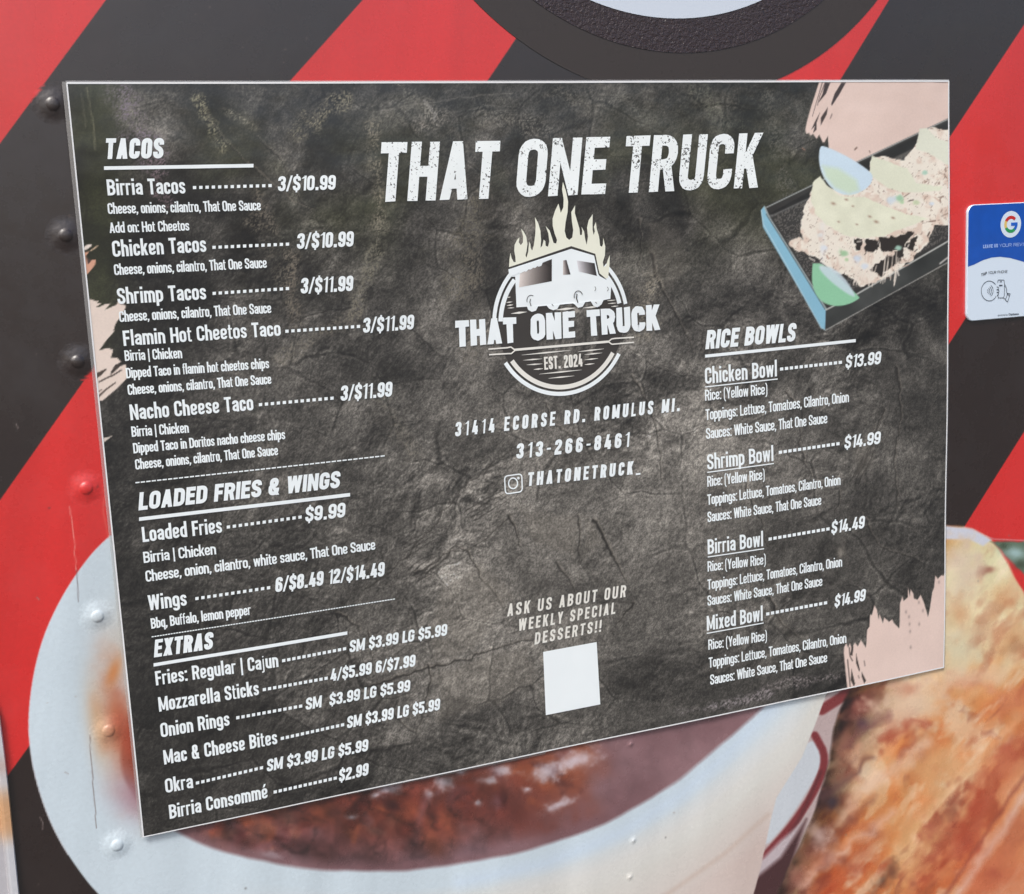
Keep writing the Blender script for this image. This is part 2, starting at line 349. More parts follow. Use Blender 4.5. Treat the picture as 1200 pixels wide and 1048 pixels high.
    for cx, cy, rx, ry, c, a, ang in [(1158, 668, 10, 5, (150, 84, 70), .8, -10), (1150, 672, 5, 4, (140, 74, 66), .6, 0), (1130, 680, 22, 30, (222, 204, 176), .8, 0), (1125, 655, 20, 14, (214, 186, 170), .7, 0),
            (1125, 760, 26, 30, (218, 210, 178), .8, 0), (1180, 745, 18, 18, (212, 150, 104), .5, 0), (1190, 760, 14, 8, (150, 88, 50), .6, -10), (1008, 828, 20, 14, (150, 70, 60), .75, -30), (1010, 848, 10, 8, (84, 52, 66), .8, 0),
            (990, 870, 10, 30, (160, 104, 86), .8, 15), (975, 940, 12, 12, (52, 40, 52), .85, -20), (970, 930, 14, 7, (70, 44, 48), .7, -30), (995, 905, 26, 9, (150, 84, 66), .6, -50), (985, 965, 20, 6, (120, 70, 62), .5, -30),
            (1062, 822, 40, 20, (226, 200, 176), .7, -10), (1065, 808, 14, 9, (196, 128, 100), .7, 0), (1050, 850, 26, 9, (172, 82, 56), .8, -35), (1090, 900, 40, 40, (214, 176, 128), .6, 0), (1080, 830, 36, 18, (222, 196, 168), .6, 0),
            (1135, 990, 12, 18, (168, 64, 40), .75, 20), (1150, 950, 12, 30, (178, 80, 50), .6, 25), (1180, 880, 9, 10, (186, 84, 58), .8, 0), (1175, 900, 16, 14, (206, 116, 80), .6, 0), (1040, 960, 40, 40, (212, 150, 90), .6, 0),
            (1060, 1000, 26, 20, (220, 168, 112), .6, -30), (1035, 1032, 14, 8, (60, 40, 34), .6, -60), (1045, 1020, 8, 10, (110, 60, 40), .7, 0), (950, 1000, 18, 20, (150, 90, 70), .6, -50), (935, 1030, 20, 18, (180, 120, 100), .7, 0),
            (1130, 800, 22, 12, (216, 140, 104), .7, 0), (1185, 820, 20, 16, (212, 130, 92), .6, 0), (1160, 850, 30, 8, (206, 140, 96), .6, -20), (965, 1010, 20, 10, (190, 110, 80), .8, -40), (1010, 1000, 16, 30, (186, 100, 62), .6, 30),
            (960, 980, 12, 18, (206, 178, 168), .8, -40), (1175, 700, 20, 20, (224, 170, 116), .5, 0), (1125, 720, 14, 16, (212, 152, 108), .6, 0), (1190, 690, 9, 12, (226, 190, 150), .6, 0)]:
        Q.blob(cx, cy, rx, ry, c, a, ang, nz=.9, nf=.07)
    R = random.Random(5)
    for i in range(70):
        cx, cy = R.uniform(930, 1230), R.uniform(640, 1060)
        low = cy > 830
        c = R.choice([(176, 84, 54), (160, 66, 42), (214, 150, 100), (226, 196, 158), (196, 110, 70), (134, 70, 50)] if low else [(226, 200, 160), (212, 160, 110), (198, 124, 84), (228, 212, 180)])
        Q.blob(cx, cy, R.uniform(4, 15), R.uniform(3, 8), c, R.uniform(.25, .65), R.uniform(-70, -20), nz=1.0, nf=.1)
    for pts, wd, c, a in [([(985, 960), (1010, 925), (1050, 900), (1085, 870)], 14, (232, 196, 170), .55), ([(940, 1040), (975, 1000), (1020, 975), (1045, 950)], 9, (234, 190, 168), .6), ([(1000, 890), (1050, 840), (1110, 800), (1170, 790)], 16, (232, 200, 168), .5),
            ([(960, 1020), (985, 975), (1020, 935)], 5, (120, 60, 48), .5), ([(995, 875), (1015, 850), (1040, 838)], 6, (112, 60, 62), .55), ([(1040, 870), (1060, 850), (1085, 845)], 7, (176, 82, 58), .6), ([(1120, 985), (1140, 950), (1150, 930)], 9, (172, 62, 32), .6), ([(965, 935), (1000, 905), (1020, 890)], 5, (92, 54, 54), .55),
            ([(1050, 1045), (1080, 1000), (1110, 960)], 12, (222, 168, 112), .4)]:
        Q.line(pts, wd, c, a, soft=5, jit=8, jf=.06)
    P.c[k] = np.where((P.reg[k] == 9)[..., None], Q.c, P.c[k])
    P.line([(1290, 800), (1200, 912), (1150, 985), (1108, 1048), (1070, 1120)], 3, (140, 62, 46), .7, soft=3, jit=3, jf=.05)
    P.line([(1300, 812), (1210, 922), (1162, 990), (1122, 1048)], 9, (232, 196, 178), .7, soft=4, jit=5, jf=.05)
    P.blob(1180, 1030, 50, 60, (200, 100, 70), .45, -30, nz=.5)
    # parsley
    P.poly([(1160, 634), (1200, 634), (1260, 640), (1290, 720), (1215, 690), (1196, 668), (1184, 655)], (92, 112, 92), soft=1.5, jit=4, jf=.08, reg=10)
    P.blob(1190, 648, 14, 7, (166, 196, 196), .9, 10, nz=.5); P.blob(1196, 662, 8, 5, (60, 70, 54), .8); P.blob(1176, 640, 6, 5, (60, 74, 54), .8)
    P.line([(1129, 618), (1165, 632), (1260, 636)], 1.5, (214, 196, 204), .5)
    # scratches and cracks of the old vinyl
    P.line([(82, 594), (86, 625), (90, 668)], 1.2, (236, 150, 140), .8, soft=.6, jit=1.5)
    P.line([(90, 668), (92, 705)], 1.0, (110, 96, 100), .8, soft=.6)
    P.line([(105, 865), (108, 905), (113, 970)], .8, (106, 84, 80), .85, soft=.6, jit=1)
    P.line([(122, 575), (121, 600), (127, 630)], 1.6, (230, 128, 110), .5, soft=1)
    for pts in ([(47, 958), (50, 964), (50, 972)], [(76, 905), (80, 907)], [(43, 700), (46, 703)], [(19, 497), (21, 502)]):
        P.line(pts, 1.2, (150, 140, 138), .7)
    for i in range(60):
        cx, cy = R.uniform(-20, 1220), R.uniform(-10, 1060)
        P.blob(cx, cy, R.uniform(.8, 1.6), R.uniform(.6, 1.4), (150, 140, 134) if R.random() < .6 else (60, 50, 48), .5)
    # weathering of the vinyl: faint vertical streaks
    s = fbm(x * 1.0 + y * .1, y * .08, .03, 91, 3)[..., None]
    P.c = P.c * (1 + (s - .5) * .10)
    return P.c, P.reg

POFF = 0.0034
_c = [tuple(float(v) for v in plane(a, b, POFF)) for a, b in ((78, 97), (1113, 94.5), (1107, 782.6), (167.5, 980.5))]
PX0 = (_c[0][0] + _c[3][0]) / 2; PX1 = (_c[1][0] + _c[2][0]) / 2; PZ = (_c[2][1] + _c[3][1]) / 2; PH = (_c[0][1] + _c[1][1]) / 2 - PZ; PW = PX1
print(_c)
def wave(X, Z):
    """the laminated sheet does not lie flat: metres it stands off the wall"""
    u = X / PW; v = (Z - PZ) / PH
    b = .0009 * np.sin(9.0 * u + 2.2 * v + .6) * np.sin(5.2 * v + 1.1) + .0005 * np.sin(23 * u - 6 * v)
    b = b + .0009 * np.exp(-((u - .995) / .02) ** 2) * np.sin(17 * v) + .0010 * np.exp(-(u / .035) ** 2) * (.4 + np.sin(7 * v + .5))
    return b + .0005 * np.sin(15 * v + 4 * u)

truck = thing('food_truck', 'food truck side wall in red and black striped vinyl with bowl and chicken print', 'food truck', (0.45, 0, 0))
REGN = ['black_vinyl', 'red_stripe', 'red_stripe', 'red_stripe', 'red_stripe', 'red_stripe', 'bowl_print', 'soup_print', 'cup_handle_print', 'chicken_print', 'parsley_print']
def wall_patch(xs, zs, skip):
    X, Z = np.meshgrid(xs, zs); x, y = pix(X.ravel(), Z.ravel())
    nx, nz = len(xs), len(zs)
    i = (np.arange(nz - 1)[:, None] * nx + np.arange(nx - 1)[None]).ravel()
    F = np.stack([i, i + 1, i + nx + 1, i + nx], 1)
    cx = (X.ravel()[F[:, 0]] + X.ravel()[F[:, 2]]) / 2; cz = (Z.ravel()[F[:, 0]] + Z.ravel()[F[:, 2]]) / 2
    F = F[~skip(cx, cz)]
    used = np.unique(F); c = np.zeros((X.size, 3)); reg = np.zeros(X.size, int)
    c[used], reg[used] = wrap_paint(x[used], y[used])
    return X.ravel(), Z.ravel(), F, c, reg
def snap(a, b, s): return a + np.arange(int(round((b - a) / s)) + 1) * s
ST = .00092; NB = 12; CS = ST * NB
cxs = np.arange(-1.3, 2.4, CS); czs = np.arange(.5, 2.75, CS)
CX, CZ = np.meshgrid(cxs, czs, indexing='ij'); ccx = CX + CS / 2; ccz = CZ + CS / 2
cpx, cpy = pix(ccx.ravel(), ccz.ravel()); cpx = cpx.reshape(CX.shape); cpy = cpy.reshape(CX.shape)
fine_c = (cpx > -22) & (cpx < 1222) & (cpy > -22) & (cpy < 1070) & ~((ccx > .035) & (ccx < PW - .045) & (ccz > PZ + .035) & (ccz < PZ + PH - .035))
def cells(mask, nb, back=0):
    """quads of all cells in the mask, each cut nb x nb, sharing vertices"""
    I, J = np.nonzero(mask); nzt = len(czs) * nb + 1
    a, b_ = np.meshgrid(np.arange(nb), np.arange(nb), indexing='ij')
    i = (I[:, None, None] * nb + a).ravel(); j = (J[:, None, None] * nb + b_).ravel()
    q = np.stack([i * nzt + j, (i + 1) * nzt + j, (i + 1) * nzt + j + 1, i * nzt + j + 1], 1)
    u, inv = np.unique(q, return_inverse=True); F = inv.reshape(q.shape)
    X = cxs[0] + (u // nzt) * CS / nb; Z = czs[0] + (u % nzt) * CS / nb
    x, y = pix(X, Z); c, reg = wrap_paint(x, y); return X, Z, F, c, reg
parts = [cells(fine_c, NB), cells(~fine_c, 1)]
byreg = {}
for pi, (X, Z, F, c, reg) in enumerate(parts):
    fr = reg[F]; fr = np.sort(fr, 1)[:, 2]
    for r in np.unique(fr):
        f = F[fr == r]; u, inv = np.unique(f, return_inverse=True); f = inv.reshape(f.shape)
        byreg.setdefault(r, []).append((X[u], np.zeros(len(u)), Z[u], f, c[u]))
def alb(c): return lin(c)
for r, lst in byreg.items():
    V = []; F = []; C = []; nb = 0
    for (X, Y, Z, f, c) in lst:
        V.append(np.stack([X - .45, Y, Z], 1)); F.append(f + nb); C.append(alb(c)); nb += len(X)
    o = mesh_obj(REGN[r], np.concatenate(V), np.concatenate(F), M_wrap, truck, np.concatenate(C))
# wall thickness behind the vinyl
def box(name, x0, x1, y0, y1, z0, z1, mat, parent, ox=0):
    V = [(x - ox, y, z) for z in (z0, z1) for y in (y0, y1) for x in (x0, x1)]
    return mesh_obj(name, V, [(0, 1, 5, 4), (1, 3, 7, 5), (3, 2, 6, 7), (2, 0, 4, 6), (4, 5, 7, 6), (0, 2, 3, 1)], mat, parent)
M_alu = print_mat('aluminium_skin', (.6, .6, .6), metal=1, rough=.4, coat=0)
box('wall_core', -1.3, 2.4, .003, .05, .5, 2.75, M_alu, truck, .45)

# rivets: a small domed head under puffed vinyl, its colour that of the print it lies under
def lathe(prof, cx, cz, seg=20):
    V = []; F = []
    for (r, h) in prof:
        for k in range(seg):
            a = 2 * math.pi * k / seg; V.append((cx + r * math.cos(a), -h, cz + r * math.sin(a)))
    for i in range(len(prof) - 1):
        for k in range(seg):
            a, b = i * seg + k, i * seg + (k + 1) % seg; F.append((b, a, a + seg, b + seg))
    top = (len(prof) - 1) * seg; F.append(tuple(top + k for k in range(seg))[::-1])
    return V, F
def rivet(px, py, big=1.0):
    X, Z = plane(px, py); X = float(X); Z = float(Z)
    prof = [(.0170, .00003), (.0150, .0001), (.0130, .0003), (.0112, .0007), (.0094, .0012), (.0078, .0017), (.0064, .0020), (.0056, .0023), (.0050, .0030), (.0042, .0037), (.0030, .0042), (.0016, .0045), (.0004, .0046)]
    prof = [(r * big, h * big * .72) for r, h in prof]
    V, F = lathe(prof, X, Z, 24); V = np.array(V)
    x, y = pix(V[:, 0], V[:, 2]); c, _ = wrap_paint(x, y)
    V[:, 0] -= .45
    # blend the colour of clean print (no specks)
    return mesh_obj('rivet', V, F, M_rivet, truck, alb(c), smooth=True)
for px, py in ((62, 122), (77, 276), (91, 424), (101, 572), (114, 722), (127, 856), (137, 990)): rivet(px, py)
for px, py in ((742, 985), (738, 1028), (739, 872)): rivet(px, py, .36)

# trim strip at the left end of the panel
tr = thing('corner_trim', 'white edge strip with a tan printed patch at lower left end of the wall', 'trim', (-.35, 0, 1.0))
tp = [(-14, 800), (0, 838), (7, 892), (12, 940), (17, 990), (23, 1050), (32, 1130)]
V = []; C = []
tt = np.linspace(0, 1, 90)
yy = np.interp(tt, np.linspace(0, 1, len(tp)), [p[1] for p in tp]); xx = np.interp(yy, [p[1] for p in tp], [p[0] for p in tp])
prof = [(0, .0005), (.0, .004), (-1.2, .006), (-8, .0064), (-12, .0058), (-13, .0045), (-22, .0045), (-60, .0045)]
for a, b in zip(xx, yy):
    for dx, h in prof:
        X, Z = plane(a + dx, b); V.append((float(X) + .35, -h, float(Z) - 1.0))
        t = math.exp(-((b - 952) / 30) ** 4); s = math.exp(-((b - 895) / 12) ** 2) * .4
        base = np.array([205, 206, 210.]) if dx > -9 else np.array([186, 184, 188.])
        C.append((base * (1 - t) + np.array([206, 160, 118.]) * t) * (1 - s) + np.array([190, 140, 120.]) * s)
np_ = len(prof); F = [(i * np_ + j, i * np_ + j + 1, (i + 1) * np_ + j + 1, (i + 1) * np_ + j) for i in range(len(xx) - 1) for j in range(np_ - 1)]
mesh_obj('strip', V, F, M_wrap, tr, alb(np.array(C)), smooth=False)

# ============================================================ flat artwork helpers
def flat(name, polys, mat, parent, off, col=None, wav=True, org=(0, 0)):
    """polys: list of strips/polygons already in wall metres [(x,z)...]; each becomes triangles at its own tiny height"""
    V = []; F = []
    for i, (kind, pts, lay) in enumerate(polys):
        b = len(V); o = off + lay * 0.00003
        P = np.array(pts, float)
        yy = -(o + (wave(P[:, 0], P[:, 1]) if wav else 0))
        if np.isscalar(yy): yy = np.full(len(P), yy)
        V += [(p[0] - org[0], y, p[1] - org[1]) for p, y in zip(P, yy)]
        if kind == 'strip':
            n = len(pts) // 2
            for k in range(n - 1): F.append((b + 2 * k, b + 2 * k + 1, b + 2 * k + 3, b + 2 * k + 2))
        else:
            for t in tessellate_polygon([[Vector((p[0], p[1], 0)) for p in pts]]): F.append(tuple(b + q for q in t))
    # make every face look towards the viewer (-Y)
    G = []
    for f in F:
        a, c, d = (V[f[0]], V[f[1]], V[f[2]])
        cr = (c[0] - a[0]) * (d[2] - a[2]) - (c[2] - a[2]) * (d[0] - a[0])
        if abs(cr) < 1e-16 and len(f) == 4:
            d = V[f[3]]; cr = (c[0] - a[0]) * (d[2] - a[2]) - (c[2] - a[2]) * (d[0] - a[0])
        G.append(f if cr > 0 else tuple(reversed(f)))
    C = None
    return mesh_obj(name, V, G, mat, parent, C)
def rounded(pts, r, closed=False):
    out = []; n = len(pts)
    for i, p in enumerate(pts):
        if not closed and i in (0, n - 1): out.append(p); continue
        a = pts[i - 1]; c = pts[(i + 1) % n]
        v1 = (a[0] - p[0], a[1] - p[1]); v2 = (c[0] - p[0], c[1] - p[1]); l1 = math.hypot(*v1); l2 = math.hypot(*v2)
        q1 = l1 if (not closed and i == 1) else l1 / 2; q2 = l2 if (not closed and i == n - 2) else l2 / 2
        rr = min(r, q1 * .98, q2 * .98)
        s = (p[0] + v1[0] / l1 * rr, p[1] + v1[1] / l1 * rr); e = (p[0] + v2[0] / l2 * rr, p[1] + v2[1] / l2 * rr)
        for k in range(6):
            t = k / 5; out.append(((1 - t) ** 2 * s[0] + 2 * t * (1 - t) * (p[0] * .92 + (s[0] + e[0]) * .04) + t * t * e[0],
                                   (1 - t) ** 2 * s[1] + 2 * t * (1 - t) * (p[1] * .92 + (s[1] + e[1]) * .04) + t * t * e[1]))
    return out
def stroke(pts, t, r=0, closed=False, tw=None):
    P = rounded(pts, r, closed) if r else list(pts)
    Q = [P[0]]
    for p in P[1:]:
        if math.hypot(p[0] - Q[-1][0], p[1] - Q[-1][1]) > 1e-6: Q.append(p)
    P = Q
    if closed and math.hypot(P[0][0] - P[-1][0], P[0][1] - P[-1][1]) > 1e-6: P = P + [P[0]]
    n = len(P); out = []
    for i in range(n):
        if closed: a = P[i - 1] if i else P[-2]; c = P[i + 1] if i < n - 1 else P[1]
        else: a = P[max(i - 1, 0)]; c = P[min(i + 1, n - 1)]
        p = P[i]
        def nrm(u, v):
            d = (v[0] - u[0], v[1] - u[1]); L = math.hypot(*d) or 1; return (-d[1] / L, d[0] / L)
        n1 = nrm(a, p) if a != p else nrm(p, c); n2 = nrm(p, c) if c != p else n1
        m = (n1[0] + n2[0], n1[1] + n2[1]); L = math.hypot(*m) or 1; m = (m[0] / L, m[1] / L)
        k = 1 / max(.35, m[0] * n1[0] + m[1] * n1[1]); h = (t if tw is None else tw[i]) / 2 * k
        out += [(p[0] + m[0] * h, p[1] + m[1] * h), (p[0] - m[0] * h, p[1] - m[1] * h)]
    return out

# ------------------------------------------------------------ condensed stroke lettering
WID = dict(zip('ABCDEFGHIJKLMNOPQRSTUVWXYZ', [1.02, 1, .98, 1, .86, .82, .99, 1.02, .38, .7, 1.0, .82, 1.32, 1.04, 1, .97, 1, 1, .97, .92, 1, 1.02, 1.45, 1.02, 1.0, .9]))
WID.update(zip('abcdefghijklmnopqrstuvwxyz', [.86, .88, .82, .88, .86, .56, .88, .87, .38, .4, .86, .38, 1.34, .87, .87, .88, .88, .6, .8, .56, .87, .84, 1.22, .84, .84, .74]))
WID.update({c: .95 for c in '023456789'}); WID.update({'1': .62, '7': .86, '$': .95, '/': .72, '.': .5, ',': .36, ':': .36, '!': .38, '-': .62, '_': .8, '|': .34, '(': .5, ')': .5, '&': 1.1, ' ': .46, 'é': .86})
def glyph(ch, w, t):
    """list of (kind, pts) in cap-height units, glyph box 0..w"""
    o = []; L, Rr, B, T = t / 2, w - t / 2, t / 2, 1 - t / 2; r = min(w * .42, .2); lay = [0]
    def S(p, rr=0, closed=False, tt=None): o.append(('strip', stroke(p, tt or t, rr, closed), lay[0])); lay[0] += 1
    def D(x0, y0, x1, y1, tt=None):
        h = (tt or t) / 2; o.append(('strip', [(x0 - h, y0), (x0 + h, y0), (x1 - h, y1), (x1 + h, y1)], lay[0])); lay[0] += 1
    xh = .745; X = xh - t / 2; asc = 1.06; de = -.24
    if ch == 'A': D(L, 0, w / 2, 1); D(w - L, 0, w / 2, 1); S([(w * .28, .27), (w * .72, .27)], tt=t * .85)
    elif ch == 'B': S([(L, 0), (L, 1)]); S([(L, T), (Rr - .01, T), (Rr - .01, .53), (L, .53)], r); S([(L, .52), (Rr, .52), (Rr, B), (L, B)], r)
    elif ch == 'C': S([(Rr, .64), (Rr, T), (L, T), (L, B), (Rr, B), (Rr, .36)], r)
    elif ch == 'D': S([(L, 0), (L, 1)]); S([(L, T), (Rr, T), (Rr, B), (L, B)], r)
    elif ch == 'E': S([(L, 0), (L, 1)]); S([(t * .9, T), (w, T)]); S([(t * .9, .52), (w * .92, .52)]); S([(t * .9, B), (w, B)])
    elif ch == 'F': S([(L, 0), (L, 1)]); S([(t * .9, T), (w, T)]); S([(t * .9, .5), (w * .92, .5)])
    elif ch == 'G': S([(w * .52, .47), (Rr, .47), (Rr, B), (L, B), (L, T), (Rr, T), (Rr, .66)], r); S([(w * .5, .47), (w, .47)])
    elif ch == 'H': S([(L, 0), (L, 1)]); S([(Rr, 0), (Rr, 1)]); S([(t * .9, .5), (w - t * .9, .5)])
    elif ch == 'I': S([(w / 2, 0), (w / 2, 1)])
    elif ch == 'K': S([(L, 0), (L, 1)]); D(t * .8, .36, w - L, 1); D(w - L, 0, w * .46, .62)
    elif ch == 'L': S([(L, 0), (L, 1)]); S([(t * .9, B), (w, B)])
    elif ch == 'M': S([(L, 0), (L, 1)]); S([(Rr, 0), (Rr, 1)]); D(w / 2, .1, L + t * .1, 1, t * .68); D(w / 2, .1, Rr - t * .1, 1, t * .68)
    elif ch == 'N': S([(L, 0), (L, 1)]); S([(Rr, 0), (Rr, 1)]); D(Rr - t * .05, 0, L + t * .05, 1, t * .8)
    elif ch in 'O0': S([(L, T), (Rr, T), (Rr, B), (L, B)], r, True)
    elif ch == 'P': S([(L, 0), (L, 1)]); S([(L, T), (Rr, T), (Rr, .44), (L, .44)], r)
    elif ch == 'R': S([(L, 0), (L, 1)]); S([(L, T), (Rr, T), (Rr, .48), (L, .48)], r); D(w - L, 0, w * .6, .5)
    elif ch in 'S$':
        S([(Rr, .67), (Rr, T), (L, T), (L, .57), (Rr, .43), (Rr, B), (L, B), (L, .33)], r * .9)
        if ch == '$': S([(w / 2, -.11), (w / 2, .05)], tt=t * .6); S([(w / 2, .95), (w / 2, 1.11)], tt=t * .6)
    elif ch == 'T': S([(w / 2, 0), (w / 2, 1 - t * .9)]); S([(0, T), (w, T)])
    elif ch == 'U': S([(L, 1), (L, B), (Rr, B), (Rr, 1)], r)
    elif ch == 'V': D(w / 2, 0, L, 1); D(w / 2, 0, Rr, 1)
    elif ch == 'W': D(w * .28, 0, L, 1); D(w * .28, 0, w / 2, 1, t * .9); D(w * .72, 0, w / 2, 1, t * .9); D(w * .72, 0, Rr, 1)
    elif ch == 'X': D(L, 0, Rr, 1); D(Rr, 0, L, 1)
    elif ch == 'Y': D(w / 2, .4, L, 1); D(w / 2, .4, Rr, 1); S([(w / 2, 0), (w / 2, .45)])
    elif ch == 'Z': S([(0, T), (w, T)]); S([(0, B), (w, B)]); D(L, t * .8, Rr, 1 - t * .8)
    elif ch == '1': S([(w - L, 0), (w - L, 1)]); D(L * .8, .8, w - t * .8, .93, t * .9)
    elif ch == '2': S([(L, .66), (L, T), (Rr, T), (Rr, .6), (L, .26), (L, B)], r); S([(0, B), (w, B)])
    elif ch == '3': S([(L, .69), (L, T), (Rr, T), (Rr, .53), (w * .38, .53)], r); S([(w * .38, .52), (Rr, .52), (Rr, B), (L, B), (L, .31)], r)
    elif ch == '4': D(L, .2, w * .5, 1, t * .95); S([(0, .24), (w, .24)], tt=t * .85); S([(w * .7, 0), (w * .7, .6)])
    elif ch == '5': S([(L, T), (w * .96, T)]); S([(L, .48), (L, 1)]); S([(L, .6), (Rr, .6), (Rr, B), (L, B), (L, .31)], r)
    elif ch == '6': S([(Rr, .69), (Rr, T), (L, T), (L, B), (Rr, B), (Rr, .57), (L, .57)], r)
    elif ch == '7': S([(0, T), (w, T)]); D(w * .34, 0, Rr, 1 - t * .5)
    elif ch == '8': S([(L + .01, T), (Rr - .01, T), (Rr - .01, .53), (L + .01, .53)], r, True); S([(L, .52), (Rr, .52), (Rr, B), (L, B)], r, True)
    elif ch == '9': S([(L, .31), (L, B), (Rr, B), (Rr, T), (L, T), (L, .43), (Rr, .43)], r)
    elif ch == '&': S([(L + .05, .56), (Rr - .1, .56), (Rr - .1, T), (L + .05, T)], r * .8, True); S([(L + .06, .54), (L, .5), (L, B), (Rr - .06, B), (Rr - .04, .42)], r); D(w - L, 0, L + .1, .62, t * .9)
    elif ch == '/': D(L * .7, -.03, w - L * .7, 1.03, t * .8)
    elif ch == '.': S([(w / 2, 0), (w / 2, t * 1.05)], tt=t * 1.05)
    elif ch == ',': D(w / 2 - t * .3, -.14, w / 2 + t * .1, .04, t * .7); S([(w / 2, 0), (w / 2, t)], tt=t)
    elif ch == ':': S([(w / 2, 0), (w / 2, t)], tt=t); S([(w / 2, xh - t), (w / 2, xh)], tt=t)
    elif ch == '!': S([(w / 2, 0), (w / 2, t)], tt=t); S([(w / 2, .3), (w / 2, 1)])
    elif ch == '-': S([(w * .05, .45), (w * .95, .45)], tt=t * .85)
    elif ch == '_': S([(0, -.02), (w, -.02)], tt=t * .8)
    elif ch == '|': S([(w / 2, -.2), (w / 2, 1.06)], tt=t * .8)
    elif ch == '(': S([(w * .8, 1.08), (L, .95), (L, -.1), (w * .8, -.22)], .3)
    elif ch == ')': S([(w * .2, 1.08), (Rr, .95), (Rr, -.1), (w * .2, -.22)], .3)
    elif ch == 'a': S([(L, xh * .68), (L, X), (Rr, X), (Rr, 0)], r * .9); S([(Rr, xh * .58), (L, xh * .48), (L, B), (Rr, B * 1.6)], r * .7, tt=t * .9)
    elif ch == 'b': S([(L, 0), (L, asc)]); S([(L, X), (Rr, X), (Rr, B), (L, B)], r)
    elif ch == 'c': S([(Rr, xh * .62), (Rr, X), (L, X), (L, B), (Rr, B), (Rr, xh * .38)], r)
    elif ch == 'd': S([(Rr, 0), (Rr, asc)]); S([(Rr, X), (L, X), (L, B), (Rr, B)], r)
    elif ch in 'eé':
        S([(L + t * .3, xh * .46), (Rr, xh * .46), (Rr, X), (L, X), (L, B), (Rr, B), (Rr, xh * .3)], r * .85, tt=t * .94)
        if ch == 'é': D(w * .42, .82, w * .66, 1.05, t * .8)
    elif ch == 'f': S([(w, asc - t / 2), (w * .42, asc - t / 2), (w * .42, 0)], r * .8); S([(0, X), (w, X)], tt=t * .85)
    elif ch == 'g': S([(L, X), (Rr, X), (Rr, B + .04), (L, B + .04)], r, True); S([(Rr, xh * .7), (Rr, de + B), (L, de + B), (L, de + t * 1.2)], r)
    elif ch == 'h': S([(L, 0), (L, asc)]); S([(L, X), (Rr, X), (Rr, 0)], r)
    elif ch in 'ij':
        S([(w / 2, 0), (w / 2, xh)]) if ch == 'i' else S([(w / 2, xh), (w / 2, de + B), (-w * .2, de + B)], r * .6)
        S([(w / 2, .87), (w / 2, .87 + t * .95)], tt=t)
    elif ch == 'k': S([(L, 0), (L, asc)]); D(t * .8, .26, w - L, xh); D(w - L, 0, w * .44, xh * .62)
    elif ch == 'l': S([(w / 2, 0), (w / 2, asc)])
    elif ch == 'm': S([(L, 0), (L, xh)]); S([(L, X), (w / 2, X), (w / 2, 0)], r * .8); S([(w / 2, X), (Rr, X), (Rr, 0)], r * .8)
    elif ch == 'n': S([(L, 0), (L, xh)]); S([(L, X), (Rr, X), (Rr, 0)], r)
    elif ch == 'o': S([(L, X), (Rr, X), (Rr, B), (L, B)], r, True)
    elif ch == 'p': S([(L, de), (L, xh)]); S([(L, X), (Rr, X), (Rr, B), (L, B)], r)
    elif ch == 'q': S([(Rr, de), (Rr, xh)]); S([(Rr, X), (L, X), (L, B), (Rr, B)], r)
    elif ch == 'r': S([(L, 0), (L, xh)]); S([(L, xh * .55), (L, X), (w, X)], r * .8)
    elif ch == 's': S([(Rr, xh * .68), (Rr, X), (L, X), (L, xh * .58), (Rr, xh * .42), (Rr, B), (L, B), (L, xh * .32)], r * .7, tt=t * .92)
    elif ch == 't': S([(w * .4, .95), (w * .4, B), (w, B)], r * .6); S([(0, X), (w, X)], tt=t * .85)
    elif ch == 'u': S([(L, xh), (L, B), (Rr, B)], r); S([(Rr, 0), (Rr, xh)])
    elif ch == 'v': D(w / 2, 0, L, xh); D(w / 2, 0, Rr, xh)
    elif ch == 'w': D(w * .28, 0, L, xh, t * .85); D(w * .28, 0, w / 2, xh, t * .8); D(w * .72, 0, w / 2, xh, t * .8); D(w * .72, 0, Rr, xh, t * .85)
    elif ch == 'x': D(L, 0, Rr, xh); D(Rr, 0, L, xh)
    elif ch == 'y': D(w / 2, 0, L, xh); D(w * .32, de, Rr, xh)
    elif ch == 'z': S([(0, X), (w, X)]); S([(0, B), (w, B)]); D(L, t * .8, Rr, xh - t * .8)
    return o
